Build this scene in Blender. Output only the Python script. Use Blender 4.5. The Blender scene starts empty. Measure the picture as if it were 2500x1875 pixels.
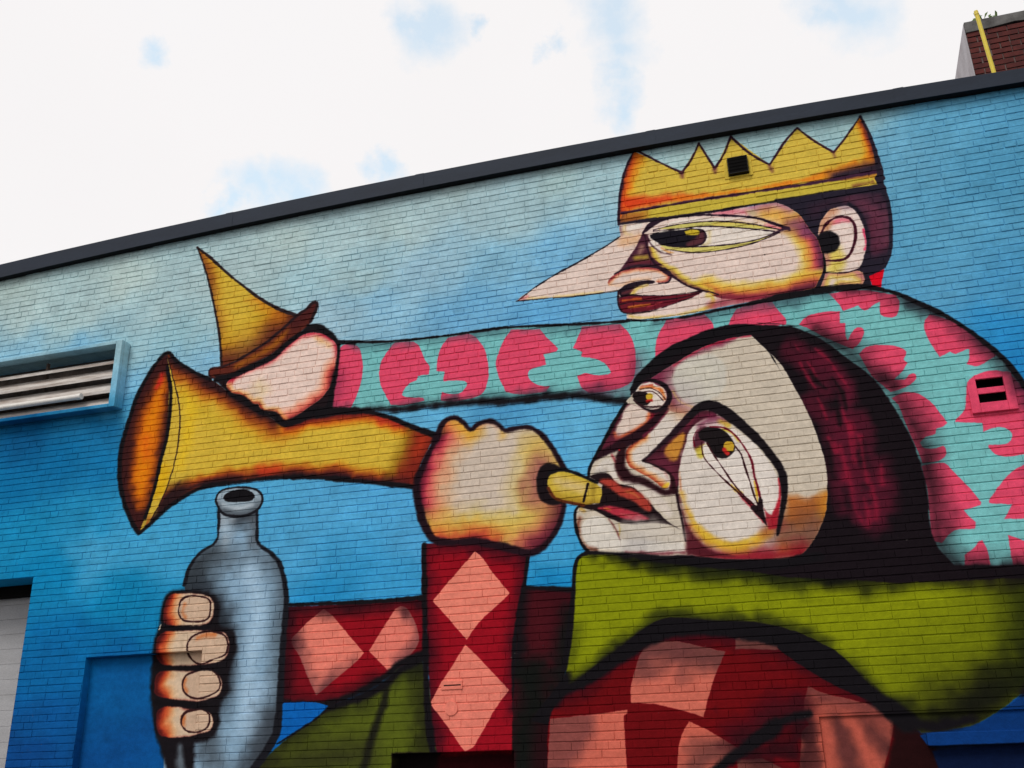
import bpy, bmesh, math, random
import numpy as np
from mathutils import Vector, Matrix

random.seed(11)
rng = np.random.default_rng(5)
SC = bpy.context.scene
COL = SC.collection

# ============================================================ camera
CAM_H, DIST = 1.6, 8.4                       # eye height; the brick face is the plane y = 0
PITCH, ROLL, YAW = math.radians(21.343), math.radians(-1.48), math.radians(-16.077)
d = Vector((math.sin(YAW) * math.cos(PITCH), math.cos(YAW) * math.cos(PITCH), math.sin(PITCH)))
r = d.cross(Vector((0, 0, 1))).normalized()
u = r.cross(d)
r2 = math.cos(ROLL) * r + math.sin(ROLL) * u
u2 = -math.sin(ROLL) * r + math.cos(ROLL) * u
cam = bpy.data.cameras.new('camera')
cam.sensor_width, cam.lens = 36.0, 34.99
cam.clip_start, cam.clip_end = 0.1, 3000
cam_ob = bpy.data.objects.new('camera', cam)
COL.objects.link(cam_ob)
cam_ob.matrix_world = Matrix(((r2.x, u2.x, -d.x, 0), (r2.y, u2.y, -d.y, -DIST), (r2.z, u2.z, -d.z, CAM_H), (0, 0, 0, 1)))
SC.camera = cam_ob

# ============================================================ sky, sun, exposure
SUN_EL, SUN_AZ = math.radians(49), math.radians(200)     # azimuth clockwise from +Y: behind the camera, a little to the left
world = bpy.data.worlds.new('World')
SC.world = world
world.use_nodes = True
wt = world.node_tree
wt.nodes.clear()


def wn(kind, **kw):
    n = wt.nodes.new(kind)
    for k, v in kw.items():
        setattr(n, k, v)
    return n


def wmath(op, a, b=None, clamp=False):
    n = wn('ShaderNodeMath', operation=op, use_clamp=clamp)
    for i, v in enumerate((a, b)):
        if v is None:
            continue
        if isinstance(v, (int, float)):
            n.inputs[i].default_value = v
        else:
            wt.links.new(v, n.inputs[i])
    return n.outputs[0]


sky = wn('ShaderNodeTexSky', sky_type='NISHITA', sun_disc=False, sun_elevation=SUN_EL, sun_rotation=SUN_AZ)
wco = wn('ShaderNodeTexCoord')
wnz = wn('ShaderNodeTexNoise')
wnz.inputs['Scale'].default_value = 13
wnz.inputs['Detail'].default_value = 7
wnz.inputs['Roughness'].default_value = .62
wt.links.new(wco.outputs['Generated'], wnz.inputs['Vector'])
wn2 = wn('ShaderNodeTexNoise')
wn2.inputs['Scale'].default_value = 3.2
wn2.inputs['Detail'].default_value = 5
wt.links.new(wco.outputs['Generated'], wn2.inputs['Vector'])
# thin places in the cloud: bearing (deg from +Y, clockwise), elevation (deg), angular radius (deg)
THIN = [(-39.6, 38.0, 1.3), (-22.1, 40.9, 2.5), (-23.2, 41.2, 1.7), (-7.9, 41.5, 2.7), (-7.6, 39.6, 2.5), (-8.3, 37.8, 1.7), (-8.6, 36.1, 1.8), (-32.8, 31.9, 2.3), (-30.8, 32.0, 2.3), (-34.5, 30.9, 1.3), (7.7, 39.1, 3.0), (6.2, 38.9, 1.7), (-24.7, 33.5, 1.3), (-12.8, 40.1, 1.0), (-18.9, 41.1, 1.0)]
warp = wn('ShaderNodeVectorMath', operation='SUBTRACT')
wt.links.new(wnz.outputs['Color'], warp.inputs[0])
warp.inputs[1].default_value = (.5, .5, .5)
wsc = wn('ShaderNodeVectorMath', operation='SCALE')
wt.links.new(warp.outputs[0], wsc.inputs[0])
wsc.inputs['Scale'].default_value = .11
wdir = wn('ShaderNodeVectorMath', operation='ADD')
wt.links.new(wco.outputs['Generated'], wdir.inputs[0])
wt.links.new(wsc.outputs[0], wdir.inputs[1])
gap = None
for az, el, rad in THIN:
    az, el = math.radians(az), math.radians(el)
    v = (math.sin(az) * math.cos(el), math.cos(az) * math.cos(el), math.sin(el))
    dn = wn('ShaderNodeVectorMath', operation='DISTANCE')
    wt.links.new(wdir.outputs[0], dn.inputs[0])
    dn.inputs[1].default_value = v
    f = wmath('SUBTRACT', 1.0, wmath('DIVIDE', dn.outputs['Value'], math.radians(rad)), True)
    gap = f if gap is None else wmath('MAXIMUM', gap, f)
g = wmath('MULTIPLY', wmath('POWER', gap, 1.1), 1.3, True)
broad = wmath('MULTIPLY', wmath('SUBTRACT', wn2.outputs['Fac'], .56), 2.2, True)
g = wmath('MULTIPLY', wmath('ADD', g, wmath('MULTIPLY', broad, .12), True), .40)
cl = wn('ShaderNodeMix', data_type='RGBA')
cl.inputs[6].default_value = (8.15, 7.95, 8.0, 1)
cl.inputs[7].default_value = (8.7, 8.5, 8.5, 1)
wt.links.new(wn2.outputs['Fac'], cl.inputs[0])
mx = wn('ShaderNodeMix', data_type='RGBA')
wt.links.new(g, mx.inputs[0])
wt.links.new(cl.outputs[2], mx.inputs[6])
blue = wn('ShaderNodeMix', data_type='RGBA', blend_type='MULTIPLY')
blue.inputs[0].default_value = 1
wt.links.new(sky.outputs['Color'], blue.inputs[6])
blue.inputs[7].default_value = (2.6, 3.8, 3.2, 1)      # bright haze in front of the blue
wt.links.new(blue.outputs[2], mx.inputs[7])
bg = wn('ShaderNodeBackground')
bg.inputs['Strength'].default_value = 0.1
wt.links.new(mx.outputs[2], bg.inputs['Color'])
wo = wn('ShaderNodeOutputWorld')
wt.links.new(bg.outputs[0], wo.inputs['Surface'])

sun = bpy.data.lights.new('sun', 'SUN')
sun.energy, sun.angle, sun.color = 1.5, math.radians(25), (1.0, .97, .93)
sun_ob = bpy.data.objects.new('sun', sun)
COL.objects.link(sun_ob)
sd = Vector((math.sin(SUN_AZ) * math.cos(SUN_EL), math.cos(SUN_AZ) * math.cos(SUN_EL), math.sin(SUN_EL)))
sun_ob.rotation_euler = sd.to_track_quat('Z', 'Y').to_euler()
sun_ob.location = (0, -20, 30)

vs = SC.view_settings
vs.view_transform, vs.look, vs.gamma, vs.exposure, vs.use_curve_mapping = 'Standard', 'None', 1.0, 0.15, False
SC.cycles.max_bounces = 5
SC.cycles.diffuse_bounces = 3
SC.cycles.use_denoising = True


# ============================================================ helpers
def link(o, parent=None):
    COL.objects.link(o)
    if parent is not None:
        o.parent = parent
    return o


def empty(name, loc, label=None, cat=None, group=None):
    o = bpy.data.objects.new(name, None)
    o.location = loc
    o.empty_display_size = .2
    COL.objects.link(o)
    if label: o['label'] = label
    if cat: o['category'] = cat
    if group: o['group'] = group
    return o


class MB:
    """collects faces in world coordinates; build() links them as one mesh object"""
    def __init__(self):
        self.v, self.f = [], []

    def poly(self, *p):
        n = len(self.v)
        self.v += [tuple(q) for q in p]
        self.f.append(tuple(range(n, n + len(p))))

    def box(self, a, b):
        (x0, y0, z0), (x1, y1, z1) = a, b
        n = len(self.v)
        self.v += [(x0, y0, z0), (x1, y0, z0), (x1, y1, z0), (x0, y1, z0), (x0, y0, z1), (x1, y0, z1), (x1, y1, z1), (x0, y1, z1)]
        self.f += [tuple(n + i for i in q) for q in ((0, 3, 2, 1), (4, 5, 6, 7), (0, 1, 5, 4), (1, 2, 6, 5), (2, 3, 7, 6), (3, 0, 4, 7))]

    def tube(self, p0, p1, r0, r1=None, n=16, cap=True):
        p0, p1 = Vector(p0), Vector(p1)
        r1 = r0 if r1 is None else r1
        w = (p1 - p0).normalized()
        a = w.cross(Vector((0, 0, 1)))
        a = Vector((1, 0, 0)) if a.length < 1e-4 else a.normalized()
        b = w.cross(a)
        k = len(self.v)
        for p, rr in ((p0, r0), (p1, r1)):
            for i in range(n):
                t = 2 * math.pi * i / n
                self.v.append(tuple(p + rr * (math.cos(t) * a + math.sin(t) * b)))
        for i in range(n):
            j = (i + 1) % n
            self.f.append((k + i, k + j, k + n + j, k + n + i))
        if cap:
            self.f.append(tuple(k + n - 1 - i for i in range(n)))
            self.f.append(tuple(k + n + i for i in range(n)))

    def mesh(self, name, mat, org=(0, 0, 0)):
        me = bpy.data.meshes.new(name)
        o = Vector(org)
        me.from_pydata([tuple(Vector(q) - o) for q in self.v], [], self.f)
        me.materials.append(mat)
        me.update()
        return me

    def build(self, name, mat, parent=None, org=(0, 0, 0), smooth=False, bevel=0, kind=None):
        me = self.mesh(name, mat, org)
        ob = bpy.data.objects.new(name, me)
        link(ob, parent)
        ob.location = Vector(org) - (WORLD[parent.name] if parent is not None else Vector((0, 0, 0)))
        WORLD[ob.name] = Vector(org)
        if smooth:
            for p in me.polygons:
                p.use_smooth = True
        if bevel:
            m = ob.modifiers.new('bevel', 'BEVEL')
            m.width, m.segments, m.limit_method, m.angle_limit = bevel, 2, 'ANGLE', math.radians(40)
        if kind:
            ob['kind'] = kind
        return ob


WORLD = {}                                            # world position of each object's origin


def root(name, loc, label, cat, group=None):
    o = empty(name, loc, label, cat, group)
    WORLD[o.name] = Vector(loc)
    return o


# ============================================================ the mural, sprayed into a canvas in wall millimetres
X0, X1, Z0, Z1, PXM = -11.6, 4.8, 0.0, 7.8, 0.005
CW, CH = int(round((X1 - X0) / PXM)), int(round((Z1 - Z0) / PXM))
canvas = np.zeros((CH, CW, 3), np.float32)


def smooth_noise(h, w, cell, seed):
    g = np.random.default_rng(seed).standard_normal((h // cell + 3, w // cell + 3)).astype(np.float32)
    yy, xx = np.arange(h) / cell, np.arange(w) / cell
    y0, x0 = yy.astype(int), xx.astype(int)
    fy, fx = (yy - y0).astype(np.float32), (xx - x0).astype(np.float32)
    fy, fx = fy * fy * (3 - 2 * fy), fx * fx * (3 - 2 * fx)
    a = g[y0][:, x0] * (1 - fx) + g[y0][:, x0 + 1] * fx
    b = g[y0 + 1][:, x0] * (1 - fx) + g[y0 + 1][:, x0 + 1] * fx
    return a * (1 - fy)[:, None] + b * fy[:, None]


WOB = smooth_noise(CH, CW, 9, 1) * .9 + smooth_noise(CH, CW, 3, 2) * .55      # uneven hand
SPR = smooth_noise(CH, CW, 14, 3) * .6 + smooth_noise(CH, CW, 40, 4) * .7     # uneven spray


def path(s, closed):
    head, body = s.split('|')
    pts, corner = [], []
    for t in body.split():
        corner.append(t.endswith('!'))
        a, b = t.rstrip('!').split(',')
        pts.append(((int(a) / 1000 - X0) / PXM, (int(b) / 1000 - Z0) / PXM))
    n, p = len(pts), np.array(pts, np.float32)
    out, par = [], []
    for i in range(n if closed else n - 1):
        p1, p2 = p[i], p[(i + 1) % n]
        p0 = p[i - 1] if (i > 0 or closed) and not corner[i] else 2 * p1 - p2
        p3 = p[(i + 2) % n] if (i + 2 < n or closed) and not corner[(i + 1) % n] else 2 * p2 - p1
        k = max(2, min(8, int(np.hypot(*(p2 - p1)) / 8) + 1))
        if corner[i] and corner[(i + 1) % n]:
            k = 1
        l = max(np.hypot(*(p2 - p1)), 1e-3)
        t1, t2 = (p2 - p0), (p3 - p1)
        t1 = t1 / max(np.hypot(*t1), 1e-3) * l
        t2 = t2 / max(np.hypot(*t2), 1e-3) * l
        for j in range(k):
            t = j / k
            h = (2 * t ** 3 - 3 * t ** 2 + 1, t ** 3 - 2 * t ** 2 + t, -2 * t ** 3 + 3 * t ** 2, t ** 3 - t ** 2)
            out.append(h[0] * p1 + h[1] * t1 + h[2] * p2 + h[3] * t2)
            par.append(i + t)
    if not closed:
        out.append(p[-1])
        par.append(n - 1)
    return np.array(out), np.array(par) / max(n - 1, 1), float(head) / 1000 / PXM


def dist_field(q, closed, hw, R):
    """min over the segments of (distance - half width), within R pixels; and the window it lives in"""
    mh = float(np.max(hw))
    x0 = max(int(q[:, 0].min() - R - mh), 0); x1 = min(int(q[:, 0].max() + R + mh) + 2, CW)
    y0 = max(int(q[:, 1].min() - R - mh), 0); y1 = min(int(q[:, 1].max() + R + mh) + 2, CH)
    if x1 <= x0 or y1 <= y0:
        return None
    D = np.full((y1 - y0, x1 - x0), R, np.float32)
    m = len(q)
    for i in range(m if closed else m - 1):
        a, b, ha, hb = q[i], q[(i + 1) % m], hw[i], hw[(i + 1) % m]
        e = R + max(ha, hb)
        sx0 = max(int(min(a[0], b[0]) - e), x0); sx1 = min(int(max(a[0], b[0]) + e) + 2, x1)
        sy0 = max(int(min(a[1], b[1]) - e), y0); sy1 = min(int(max(a[1], b[1]) + e) + 2, y1)
        if sx1 <= sx0 or sy1 <= sy0:
            continue
        X = np.arange(sx0, sx1, dtype=np.float32)[None] - a[0]
        Y = np.arange(sy0, sy1, dtype=np.float32)[:, None] - a[1]
        vx, vy = b - a
        ll = vx * vx + vy * vy + 1e-9
        t = np.clip((X * vx + Y * vy) / ll, 0, 1)
        dd = np.sqrt((X - t * vx) ** 2 + (Y - t * vy) ** 2) - (ha + (hb - ha) * t)
        w = D[sy0 - y0:sy1 - y0, sx0 - x0:sx1 - x0]
        np.minimum(w, dd, out=w)
    return D, y0, y1, x0, x1


def inside(q, y0, y1, x0, x1):
    A = np.zeros((y1 - y0, x1 - x0 + 1), np.int32)
    m = len(q)
    for i in range(m):
        (ax, ay), (bx, by) = q[i], q[(i + 1) % m]
        if ay == by:
            continue
        if ay > by:
            ax, ay, bx, by = bx, by, ax, ay
        ys = np.arange(max(int(math.ceil(ay)), y0), min(int(math.ceil(by)), y1))
        if len(ys) == 0:
            continue
        xs = np.ceil(ax + (ys - ay) * (bx - ax) / (by - ay)).astype(int)
        np.add.at(A, (ys - y0, np.clip(xs, x0, x1) - x0), 1)
    return (np.cumsum(A, 1)[:, :-1] % 2).astype(bool)


def lay(c, al, win, clip, a):
    y0, y1, x0, x1 = win
    al = al * a
    if clip is not None:
        ca, (cy0, cy1, cx0, cx1) = clip
        iy0, iy1, ix0, ix1 = max(y0, cy0), min(y1, cy1), max(x0, cx0), min(x1, cx1)
        if iy1 <= iy0 or ix1 <= ix0:
            return
        al = al[iy0 - y0:iy1 - y0, ix0 - x0:ix1 - x0] * ca[iy0 - cy0:iy1 - cy0, ix0 - cx0:ix1 - cx0]
        y0, y1, x0, x1 = iy0, iy1, ix0, ix1
    w = canvas[y0:y1, x0:x1]
    w += al[..., None] * (np.array(c, np.float32) / 255 - w)


def ramp(sd, soft):
    t = np.clip(.5 - sd / (2 * soft), 0, 1)
    return t * t * (3 - 2 * t)


def uneven(D, win, soft):
    y0, y1, x0, x1 = win
    return D + WOB[y0:y1, x0:x1] * min(.8, .3 + soft * .1) + SPR[y0:y1, x0:x1] * min(soft * .28, 6)


def fill(c, soft, s, clip=None, a=1.0):
    q, par, k = path(s, True)
    soft = max(soft * k, .7)
    f = dist_field(q, True, np.zeros(len(q)), soft + 8)
    if f is None:
        return (np.zeros((0, 0), np.float32), (0, 0, 0, 0))
    D, *win = f
    D = uneven(np.where(inside(q, *win), -D, D), win, soft)
    al = ramp(D, soft)
    lay(c, al, win, clip, a)
    if clip is not None:                              # a clipped shape clips in turn
        ca, (cy0, cy1, cx0, cx1) = clip
        full = np.zeros_like(al)
        y0, y1, x0, x1 = win
        iy0, iy1, ix0, ix1 = max(y0, cy0), min(y1, cy1), max(x0, cx0), min(x1, cx1)
        if iy1 > iy0 and ix1 > ix0:
            full[iy0 - y0:iy1 - y0, ix0 - x0:ix1 - x0] = ca[iy0 - cy0:iy1 - cy0, ix0 - cx0:ix1 - cx0]
        al = al * full
    return (al, tuple(win))


def stroke(c, hw, soft, s, clip=None, a=1.0, closed=False, raw=False):
    q, par, k = path(s, closed)
    if clip is not None and soft >= 24 and not raw:      # broad shading passes of the can
        hw = hw * 1.35 + 20 if isinstance(hw, (int, float)) else [v * 1.35 + 20 for v in hw]
        soft = soft * 1.45 + 8
    soft = max(soft * k * (1.2 if soft >= 14 else 1.0), .7)
    if isinstance(hw, (int, float)):
        h = np.full(len(q), hw * k, np.float32)
    else:
        h = np.interp(par, np.linspace(0, 1, len(hw)), hw).astype(np.float32) * k
    f = dist_field(q, closed, h, soft + 8)
    if f is None:
        return
    D, *win = f
    lay(c, ramp(uneven(D, win, soft), soft), win, clip, a)


def dot(c, r_, s):
    a = s.split('|')
    stroke(c, r_, 3, a[0] + '|' + a[1] + ' ' + a[1])


# --- blue ground coat: colour samples over the wall, blended, with a cloudy spray edge
GROUND = [(-9049, 7156, 186, 208, 204), (-8480, 6953, 186, 208, 204), (-6963, 6908, 190, 210, 206), (-4911, 7003, 184, 206, 204), (-3715, 6928, 182, 206, 205), (-3032, 7237, 182, 206, 206), (-1934, 7206, 180, 209, 209), (-2249, 6744, 174, 205, 212), (-496, 7184, 179, 209, 209), (276, 7152, 174, 207, 210), (868, 7110, 174, 208, 210), (1041, 6802, 114, 175, 204), (1119, 6609, 105, 171, 202), (1761, 6907, 98, 167, 200), (2298, 6871, 84, 155, 192), (2109, 6400, 82, 155, 192), (1527, 5935, 98, 171, 206), (1435, 5391, 95, 168, 206), (1312, 5650, 92, 165, 202), (1905, 5312, 76, 155, 200), (1816, 4835, 45, 145, 205), (1904, 4567, 35, 135, 200), (-3478, 6405, 156, 195, 214), (-2388, 6306, 140, 193, 218), (-1969, 6322, 120, 181, 216), (-2691, 5996, 114, 178, 216), (-4377, 5993, 164, 199, 214), (-3035, 5738, 115, 178, 216), (-2198, 5695, 102, 175, 221), (-3923, 6106, 140, 190, 216), (-4117, 6421, 176, 205, 208), (-7705, 6413, 179, 207, 208), (-8172, 6229, 142, 189, 210), (-7392, 6164, 130, 185, 212), (-6577, 5995, 164, 201, 210), (-6533, 5653, 132, 191, 220), (-5801, 5833, 138, 193, 222), (-5840, 6222, 174, 205, 210), (-5463, 6454, 182, 206, 206), (-6587, 5286, 80, 163, 202), (-6913, 4733, 20, 125, 182), (-6923, 5143, 14, 100, 150), (-7959, 5080, 6, 88, 140), (-7442, 4837, 10, 110, 165), (-8034, 4627, 10, 115, 170), (-7772, 4068, 24, 142, 192), (-7080, 4179, 36, 148, 198), (-6870, 3778, 72, 166, 210), (-6249, 3809, 68, 166, 212), (-6470, 3338, 12, 132, 182), (-7487, 3617, 10, 130, 182), (-5749, 3092, 12, 128, 178), (-6871, 2849, 5, 108, 168), (-7209, 2595, 2, 100, 160), (-7191, 2213, 0, 82, 146), (-7401, 1812, 0, 68, 132), (-6362, 2554, 0, 88, 152), (-6196, 1995, 0, 76, 140), (-6429, 1752, 0, 72, 136), (-9189, 4193, 20, 130, 180), (-8680, 2075, 0, 70, 130), (-5979, 3909, 70, 166, 210), (-4924, 3816, 82, 170, 216), (-4280, 3957, 86, 172, 218), (-3866, 4278, 84, 170, 220), (-5006, 4314, 84, 172, 216), (-3438, 3685, 82, 168, 216), (-4245, 3218, 36, 142, 198), (-3631, 3211, 60, 158, 210), (-4685, 3520, 84, 170, 216), (-2073, 3749, 78, 172, 222), (-2126, 3351, 70, 166, 214), (-2099, 3099, 22, 136, 196), (-1662, 4467, 102, 181, 218), (-2243, 4339, 86, 172, 222), (-2628, 4745, 78, 153, 198), (-3455, 4848, 100, 179, 218), (-3036, 4899, 98, 177, 218), (-3885, 4902, 110, 183, 218), (-4524, 2288, 0, 98, 190), (1264, 1897, 10, 72, 148), (1075, 1621, 10, 36, 84), (-1321, 1655, 20, 40, 80), (-3404, 1263, 20, 60, 110), (-6369, 6404, 180, 207, 210), (-5782, 6656, 182, 207, 209), (-5294, 6821, 182, 206, 208), (-4181, 6868, 180, 206, 209), (-3486, 6982, 178, 205, 210), (-2809, 7045, 176, 205, 212), (-2367, 7150, 176, 207, 214), (-6070, 6016, 160, 204, 214), (-4636, 6461, 168, 204, 213), (-7449, 6526, 184, 208, 208), (-8261, 6706, 184, 207, 207), (-1511, 7213, 174, 207, 214), (-3937, 6581, 165, 203, 215), (-3211, 6594, 160, 200, 217)]


def ground_coat():
    st = 8
    h, w = CH // st + 2, CW // st + 2
    yy, xx = np.mgrid[0:h, 0:w].astype(np.float32)
    xx = xx * st * PXM + X0 + smooth_noise(h, w, 14, 7) * .07 + smooth_noise(h, w, 5, 8) * .05
    yy = yy * st * PXM + Z0 + smooth_noise(h, w, 12, 9) * .045 + smooth_noise(h, w, 4, 10) * .04
    num, den = np.zeros((h, w, 3), np.float32), np.zeros((h, w, 1), np.float32)
    for x, z, cr, cg, cb in GROUND:
        k = 1 / (((xx - x / 1000) ** 2 + 1.6 * (yy - z / 1000) ** 2) + .04) ** 1.75
        num += k[..., None] * np.array((cr, cg, cb), np.float32) / 255
        den += k[..., None]
    g = num / den
    Y, X = np.arange(CH) / st, np.arange(CW) / st
    a, b = Y.astype(int), X.astype(int)
    fy, fx = (Y - a).astype(np.float32)[:, None, None], (X - b).astype(np.float32)[None, :, None]
    top = g[a][:, b] * (1 - fx) + g[a][:, b + 1] * fx
    bot = g[a + 1][:, b] * (1 - fx) + g[a + 1][:, b + 1] * fx
    canvas[:] = top * (1 - fy) + bot * fy
    m = (smooth_noise(CH, CW, 18, 12) * .5 + smooth_noise(CH, CW, 60, 13) * .6)[..., None]
    canvas[:] = np.clip(canvas * (1 + .035 * m), 0, 1)


ground_coat()
RIM = 1.3
# ---- the mural, back to front -------------------------------------------------
K0 = (21, 18, 22)          # black spray paint
PL = (62, 32, 46)          # dark plum outline
SKIN = (233, 211, 199)
BEIGE = (206, 192, 174)
YEL = (214, 182, 66)
TEAL = (122, 193, 193)
PINK = (228, 76, 108)
RED = (146, 14, 30)
SAL = (226, 122, 104)
GRN = (132, 140, 12)
BRN = (92, 40, 32)

# --- dark base the figures grow out of
fill((26, 22, 28), 60, '3.45|-5263,1779! -1012,1667! 1332,1730! 1699,1595! 1310,-263! -5170,-542!')

# --- jacket and arm of the crowned figure
arm = fill(TEAL, 3, '1.20|-4294,4959! -4243,5722! -3813,5651 -3464,5624 -3121,5610 -2786,5608 -2456,5602 -1794,5532 -1398,5497 -1131,5476 -796,5463 -442,5478 -211,5480 259,5500 403,5527 675,5507 886,5466 1035,5390 1226,5260 1409,5115 1581,4938 1702,4778 1802,4625 1869,4467 1938,4234 1957,3948 1759,2958! -15,3097! -131,4788! -1329,4695! -1565,4750 -1804,4819 -2049,4845 -2425,4849 -2729,4880 -3186,4900 -3521,4902 -4070,4951')
for s in ('1.41|-4237,5585! -4197,5676 -4039,5642 -3985,5520 -3966,5364 -3995,5187 -4084,4967! -4259,4973! -4300,5090 -4269,5336',
          '1.37|-3630,5624! -3725,5511 -3778,5407 -3781,5241 -3743,5127 -3657,4964! -3521,4942 -3307,4962! -3320,4990 -3455,5014 -3537,5052 -3510,5109 -3457,5163 -3389,5181! -3376,5227! -3262,5225! -3255,5306 -3310,5396 -3366,5542 -3422,5600!',
          '1.33|-3067,5588! -3135,5494 -3175,5376 -3181,5252! -3098,5236! -3114,5137! -2948,5121 -2870,5084 -2896,5027 -2962,4983 -3081,5005 -3127,5025! -3147,4938! -2989,4907! -2728,4952 -2661,5089 -2658,5262 -2695,5416 -2786,5560 -2852,5602!',
          '1.29|-2417,5579! -2498,5469 -2560,5329 -2581,5238 -2557,5114 -2484,4940! -2345,4896 -2094,4892! -2061,4942! -2154,4961 -2228,5010 -2264,5074 -2250,5125 -2186,5149 -2084,5161! -2094,5228! -2105,5270! -1979,5284! -1965,5309 -2061,5430 -2134,5536!',
          '1.25|-1720,5501! -1762,5407 -1818,5295! -1733,5243! -1748,5193! -1663,5174 -1544,5112 -1477,5012 -1503,4983 -1611,4992 -1720,5026 -1794,5011! -1763,4897 -1682,4822! -1440,4828 -1293,4885 -1247,5031 -1241,5198 -1273,5346 -1362,5472!',
          '1.22|-922,5456! -1010,5319 -1050,5196 -1059,5081! -700,5221! -507,5294! -523,5361 -585,5449!',
          '1.18|-294,5454! -349,5373 -378,5307! -11,5237! 115,5237! 120,5299 72,5370 18,5482! -153,5484!',
          '1.13|512,5477! 570,5379 612,5290! 737,5327! 782,5269 875,5317! 920,5334! 912,5211 960,5173 1023,5175 1074,5297 1054,5375! 831,5456! 672,5483!',
          '1.13|214,5221! 305,5289 462,5308 580,5292! 564,5179! 607,5173! 595,5051 606,5013! 672,5101 707,5118 746,5096 738,5042 685,4964 636,4923! 449,5048! 311,5156!',
          '1.08|676,4869! 743,4925 849,4928 990,4895 1054,4838 1028,4770! 1050,4737! 984,4658 918,4600! 1004,4591! 1074,4640 1099,4619 1072,4564 983,4518 876,4495! 747,4667!',
          '1.04|878,4439! 935,4472 1027,4477 1121,4430 1195,4329 1246,4221 1266,4177! 1234,4150 1177,4134! 1165,4091! 1083,4075 1079,4071 1034,4032 1064,3982 1149,3972 1207,3992! 1219,3958 1201,3893 1148,3865! 1028,3863! 967,4133! 920,4376!',
          '1.01|1471,4487 1541,4546 1616,4576 1714,4574 1795,4540! 1879,4421! 1953,4166! 1890,3849! 1780,3850! 1654,3843 1574,3874 1532,3933 1541,3953! 1654,3946 1708,3977 1727,4030 1680,4085 1585,4090 1518,4066! 1527,4142! 1328,4175! 1342,4203 1413,4268 1451,4398',
          '1.06|1293,5151! 1246,5098 1229,5028 1250,4904 1307,4756! 1394,4788! 1429,4760 1525,4793! 1542,4790! 1524,4699 1502,4662! 1577,4634 1695,4686 1761,4723! 1626,4907! 1452,5071!',
          '1.72|1014,3834! 1187,3842 1248,3756 1341,3616 1402,3494! 1390,3473! 1262,3449! 1287,3401 1334,3342 1316,3290! 1168,3294 1061,3200! 991,3228! 1027,3648!',
          '1.69|1866,3782! 1763,3762 1657,3712 1536,3596 1457,3503 1458,3483! 1620,3460! 1583,3409 1539,3350! 1681,3341! 1778,3337!',
          '1.67|1208,3094! 1291,3149 1352,3197 1381,3001! 1192,3007!',
          '1.64|1544,3219! 1648,3168! 1740,3146! 1703,2958! 1532,2989!'):
    fill(PINK, 2, s, clip=arm)
# under-side shade and soft black spray round the sleeve
stroke((40, 62, 70), 22, 42, '1.29|-4293,4946 -4069,4931 -3520,4885 -3186,4886 -2729,4863 -2347,4831 -2425,4836 -2050,4820 -1805,4788 -1566,4731 -1329,4701', clip=arm, a=.85)
stroke((60, 90, 100), 8, 34, '1.36|-4243,5722 -3813,5654 -3464,5627 -3121,5613 -2786,5611 -2456,5605 -1794,5535 -1398,5500', clip=arm, a=.7)
stroke((120, 40, 70), 10, 60, '1.41|-4254,5334 -4270,5059', clip=arm, a=.6)
stroke((95, 35, 60), 12, 60, '1.23|-1729,4841 -1440,4828 -1279,4908 -1232,5067', clip=arm, a=.6)
stroke((28, 24, 32), 22, 55, '1.07|675,5501 886,5466 1035,5388 1225,5254 1408,5109 1579,4926 1700,4767 1798,4608 1864,4445 1936,4224', clip=arm, a=.95)
stroke((50, 70, 80), 10, 40, '1.20|-1038,5428 -799,5430 -446,5440 -98,5462 256,5481 509,5491', clip=arm, a=.75)
stroke((90, 30, 60), 14, 50, '0.99|1875,4343 1916,4171 1863,3852 1802,3542', clip=arm, a=.8)
stroke(K0, 24, 20, '1.29|-1353,4698 -1565,4750 -1804,4816 -2049,4837 -2425,4842 -2729,4878 -3186,4897 -3520,4900 -4070,4949 -4294,4959')
stroke(K0, [9, 9, 9, 9, 10, 10, 10, 10, 10], 5, '1.35|-4272,5734 -3813,5654 -3464,5627 -3121,5613 -2786,5611 -2456,5605 -1794,5535 -1398,5500 -1275,5494')
stroke(K0, [10, 20, 20, 18, 18, 18, 20, 24], 7, '1.07|835,5481 1037,5400 1227,5266 1410,5120 1582,4944 1703,4784 1803,4631 1947,4278')

# --- horn
horn = fill((216, 182, 62), 3, '1.42|-6276,5902! -6160,5795 -5920,5627 -5707,5509 -5428,5299 -5112,5088 -4777,4895 -4523,4945 -4240,4951 -3961,4930 -3875,4920 -3654,4832 -3384,4694 -3185,4592! -3263,4472 -3340,4328 -3390,4106! -3573,4137 -3907,4203 -4317,4278 -4073,4245 -4487,4308 -4912,4345 -5343,4344 -5665,4330 -5851,4268 -6063,4155 -6268,3988 -6372,3918! -6531,4132 -6663,4418 -6720,4688 -6716,4914 -6659,5196 -6573,5508 -6413,5770')
stroke((206, 172, 40), 20, 40, '1.48|-5898,5419 -5817,5235 -5397,4956 -5092,4836', clip=horn, a=.5)
stroke((232, 192, 40), 14, 26, '1.49|-5990,5402 -5921,5190 -5919,4892 -5965,4620', clip=horn, a=.8)
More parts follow.
